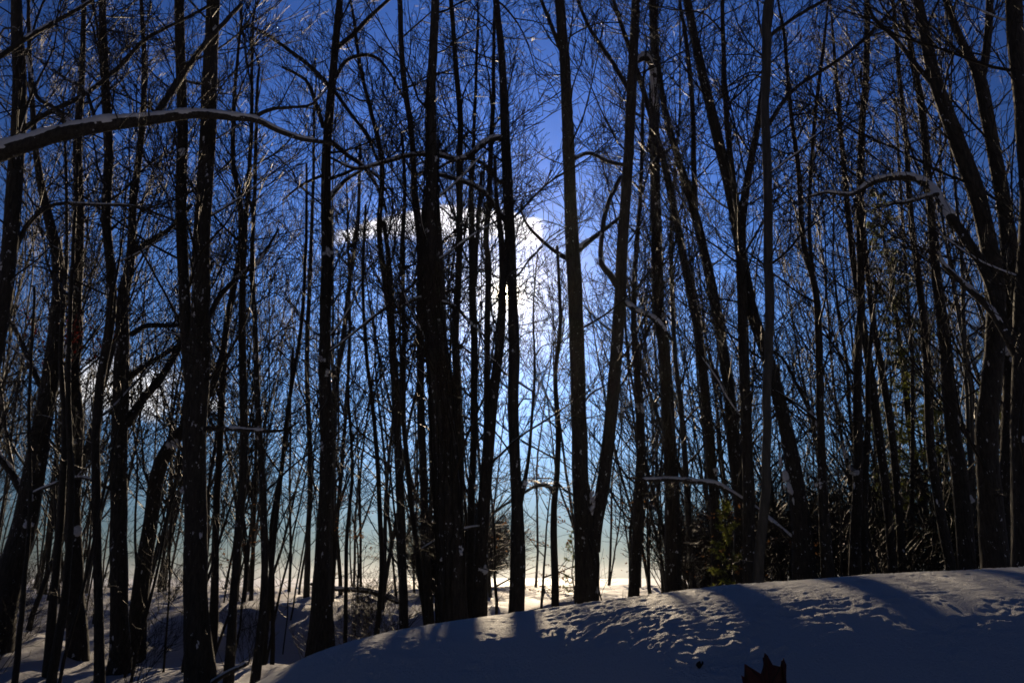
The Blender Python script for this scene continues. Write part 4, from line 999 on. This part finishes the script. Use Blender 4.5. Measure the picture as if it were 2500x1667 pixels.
fallen([(1010, 12, .03, 0), (930, 11, .12, .4), (850, 10, .25, .8), (790, 8, .3, 1.2)], 22.0, 'long fallen branch lying on the brow of the shaded slope', True, 1)
fallen([(560, 12, .02, 0), (610, 10, .22, -.2), (660, 8, .42, -.5)], 11.2, 'snowy stick propped against the near end of the bank', True, 2)
fallen([(2100, 16, .45, 0), (2140, 15, .52, .3), (2170, 13, .62, .5)], 13.0, 'short snowy log behind the plumb straight tree', True, 3)
fallen([(1160, 10, .1, 0), (1210, 10, .06, .3), (1260, 8, .02, .6)], 14.5, 'thin fallen branch on the shaded snow between the sun side trunks', False, 4)
fallen([(2330, 9, .8, 0), (2390, 9, 1.2, .3), (2440, 8, 1.5, .4)], 9.0, 'forked stick leaning on the heaviest tilted trunk', True, 5)

# ------------------------------------------------------------------ the oak leaf standing in the bank
def oak_leaf():
    D = 2.86
    outline = [(770, 1000), (800, 1140), (812, 1500), (1060, 1700), (1440, 1500), (1462, 1160), (1477, 820), (1462, 770), (1443, 700), (1425, 742), (1395, 752), (1365, 845), (1345, 866), (1290, 866), (1250, 815), (1222, 760), (1190, 672), (1160, 655), (1130, 622), (1118, 660), (1104, 692), (1078, 700), (1070, 800), (1060, 945), (1030, 955), (950, 900), (880, 850), (815, 806), (835, 880), (880, 1075), (830, 1040)]
    pts = [(1700 + x / 6.72, 1500 + y / 6.72) for x, y in outline]
    import bmesh
    bm = bmesh.new(); vs = []
    for px, py in pts:
        q, _ = at(px, py, D)
        vs.append(bm.verts.new(tuple(q)))
    f = bm.faces.new(vs)
    bmesh.ops.triangulate(bm, faces=[f])
    bmesh.ops.subdivide_edges(bm, edges=bm.edges[:], cuts=2, use_grid_fill=True)
    cx = at(1872, 1640, D)[0][0]; zt = at(1872, 1600, D)[0][2]
    for v in bm.verts:
        u = v.co.x - cx
        v.co.y += 1.6 * u * u * 3 + 0.25 * (v.co.z - zt) + 0.010 * math.sin(u * 70) + 0.006 * math.sin(v.co.z * 90)
    r = bmesh.ops.extrude_face_region(bm, geom=bm.faces[:])
    for e in r['geom']:
        if isinstance(e, bmesh.types.BMVert): e.co.y -= 0.0008
    bmesh.ops.recalc_face_normals(bm, faces=bm.faces)
    base = Vector((cx, D - 0.02, bank_z(cx, D)))
    for v in bm.verts: v.co -= base
    me = bpy.data.meshes.new('blade'); bm.to_mesh(me); bm.free()
    for p in me.polygons: p.use_smooth = False
    root = thing('oak_leaf', 'dark red brown pointed oak leaf standing upright in the snow bank', 'leaf', base)
    link('blade', me, M_OAK, root)
    tb = Tubes()
    q = lambda px, py, o=0: np.array(at(px, py, D - 0.004 + o)[0]) - np.array(base)
    for a in ([(1868, 1598), (1872, 1640), (1874, 1690), (1874, 1740)], [(1873, 1670), (1895, 1640), (1914, 1612)], [(1873, 1680), (1850, 1650), (1825, 1625)]):
        P = [q(*c) for c in a]
        for p in P: p[1] += 4.8 * p[0] ** 2 + 0.25 * (p[2] + base[2] - zt) - 0.004
        tb.add(P, np.linspace(0.0010, 0.0016, len(P)), 5, cap=False)
    link('veins', tb.mesh('veins'), M_TWIG, root)
oak_leaf()

# a curled fragment of leaf lying on the bank
D = 3.0; 
def bit(px, py, w, name, label):
    d = ray(px, py); Yh = 3.0
    for Yt in np.arange(2.4, 4.6, 0.01):
        P = EYE + d * (Yt / d[1])
        if P[2] <= bank_z(P[0], P[1]): Yh = Yt; break
    P, t_ = at(px, py, Yh); s = w / FPX * t_
    V = []; F = []; n = 5
    for a in range(n):
        for b_ in range(n):
            u = a / (n - 1) * 2 - 1; v = b_ / (n - 1) * 2 - 1
            wd = math.sqrt(max(0.02, 1 - v * v * 0.96))
            V.append((u * wd * s * 0.45 + v * s * 0.25, v * s * 0.3, 0.15 * s + 0.35 * s * u * u - 0.1 * s * v + v * s * 0.45))
    for a in range(n - 1):
        for b_ in range(n - 1): F.append([a * n + b_, a * n + b_ + 1, (a + 1) * n + b_ + 1, (a + 1) * n + b_])
    o = link(name, mesh(name, V, F), M_TWIG, None, tuple(P)); tagit(o, label, 'leaf')
bit(1709, 1630, 20, 'leaf_fragment', 'small dark curled leaf fragment lying on the smooth shaded snow')

# ------------------------------------------------------------------ thin haze volume added to make the glare round the sun
hv = [(x_, y_, z_) for x_ in (-3700, 3700) for y_ in (-3700, 5200) for z_ in (-26, 34)]
hf = [[0, 1, 3, 2], [4, 6, 7, 5], [0, 4, 5, 1], [2, 3, 7, 6], [0, 2, 6, 4], [1, 5, 7, 3]]
hm = bpy.data.materials.new('sun_glow_haze'); hm.use_nodes = True
ht = hm.node_tree
for n in list(ht.nodes):
    if n.type != 'OUTPUT_MATERIAL': ht.nodes.remove(n)
pv = ht.nodes.new('ShaderNodeVolumePrincipled'); pv.inputs['Color'].default_value = (0.95, 0.95, 0.97, 1)
pv.inputs['Density'].default_value = 0.00011; pv.inputs['Anisotropy'].default_value = 0.88
ht.links.new(pv.outputs[0], ht.nodes['Material Output'].inputs['Volume'])
hz = link('haze', mesh('haze', hv, hf, False), hm); hz['kind'] = 'stuff'; hz['label'] = 'thin haze added for the glow round the sun'
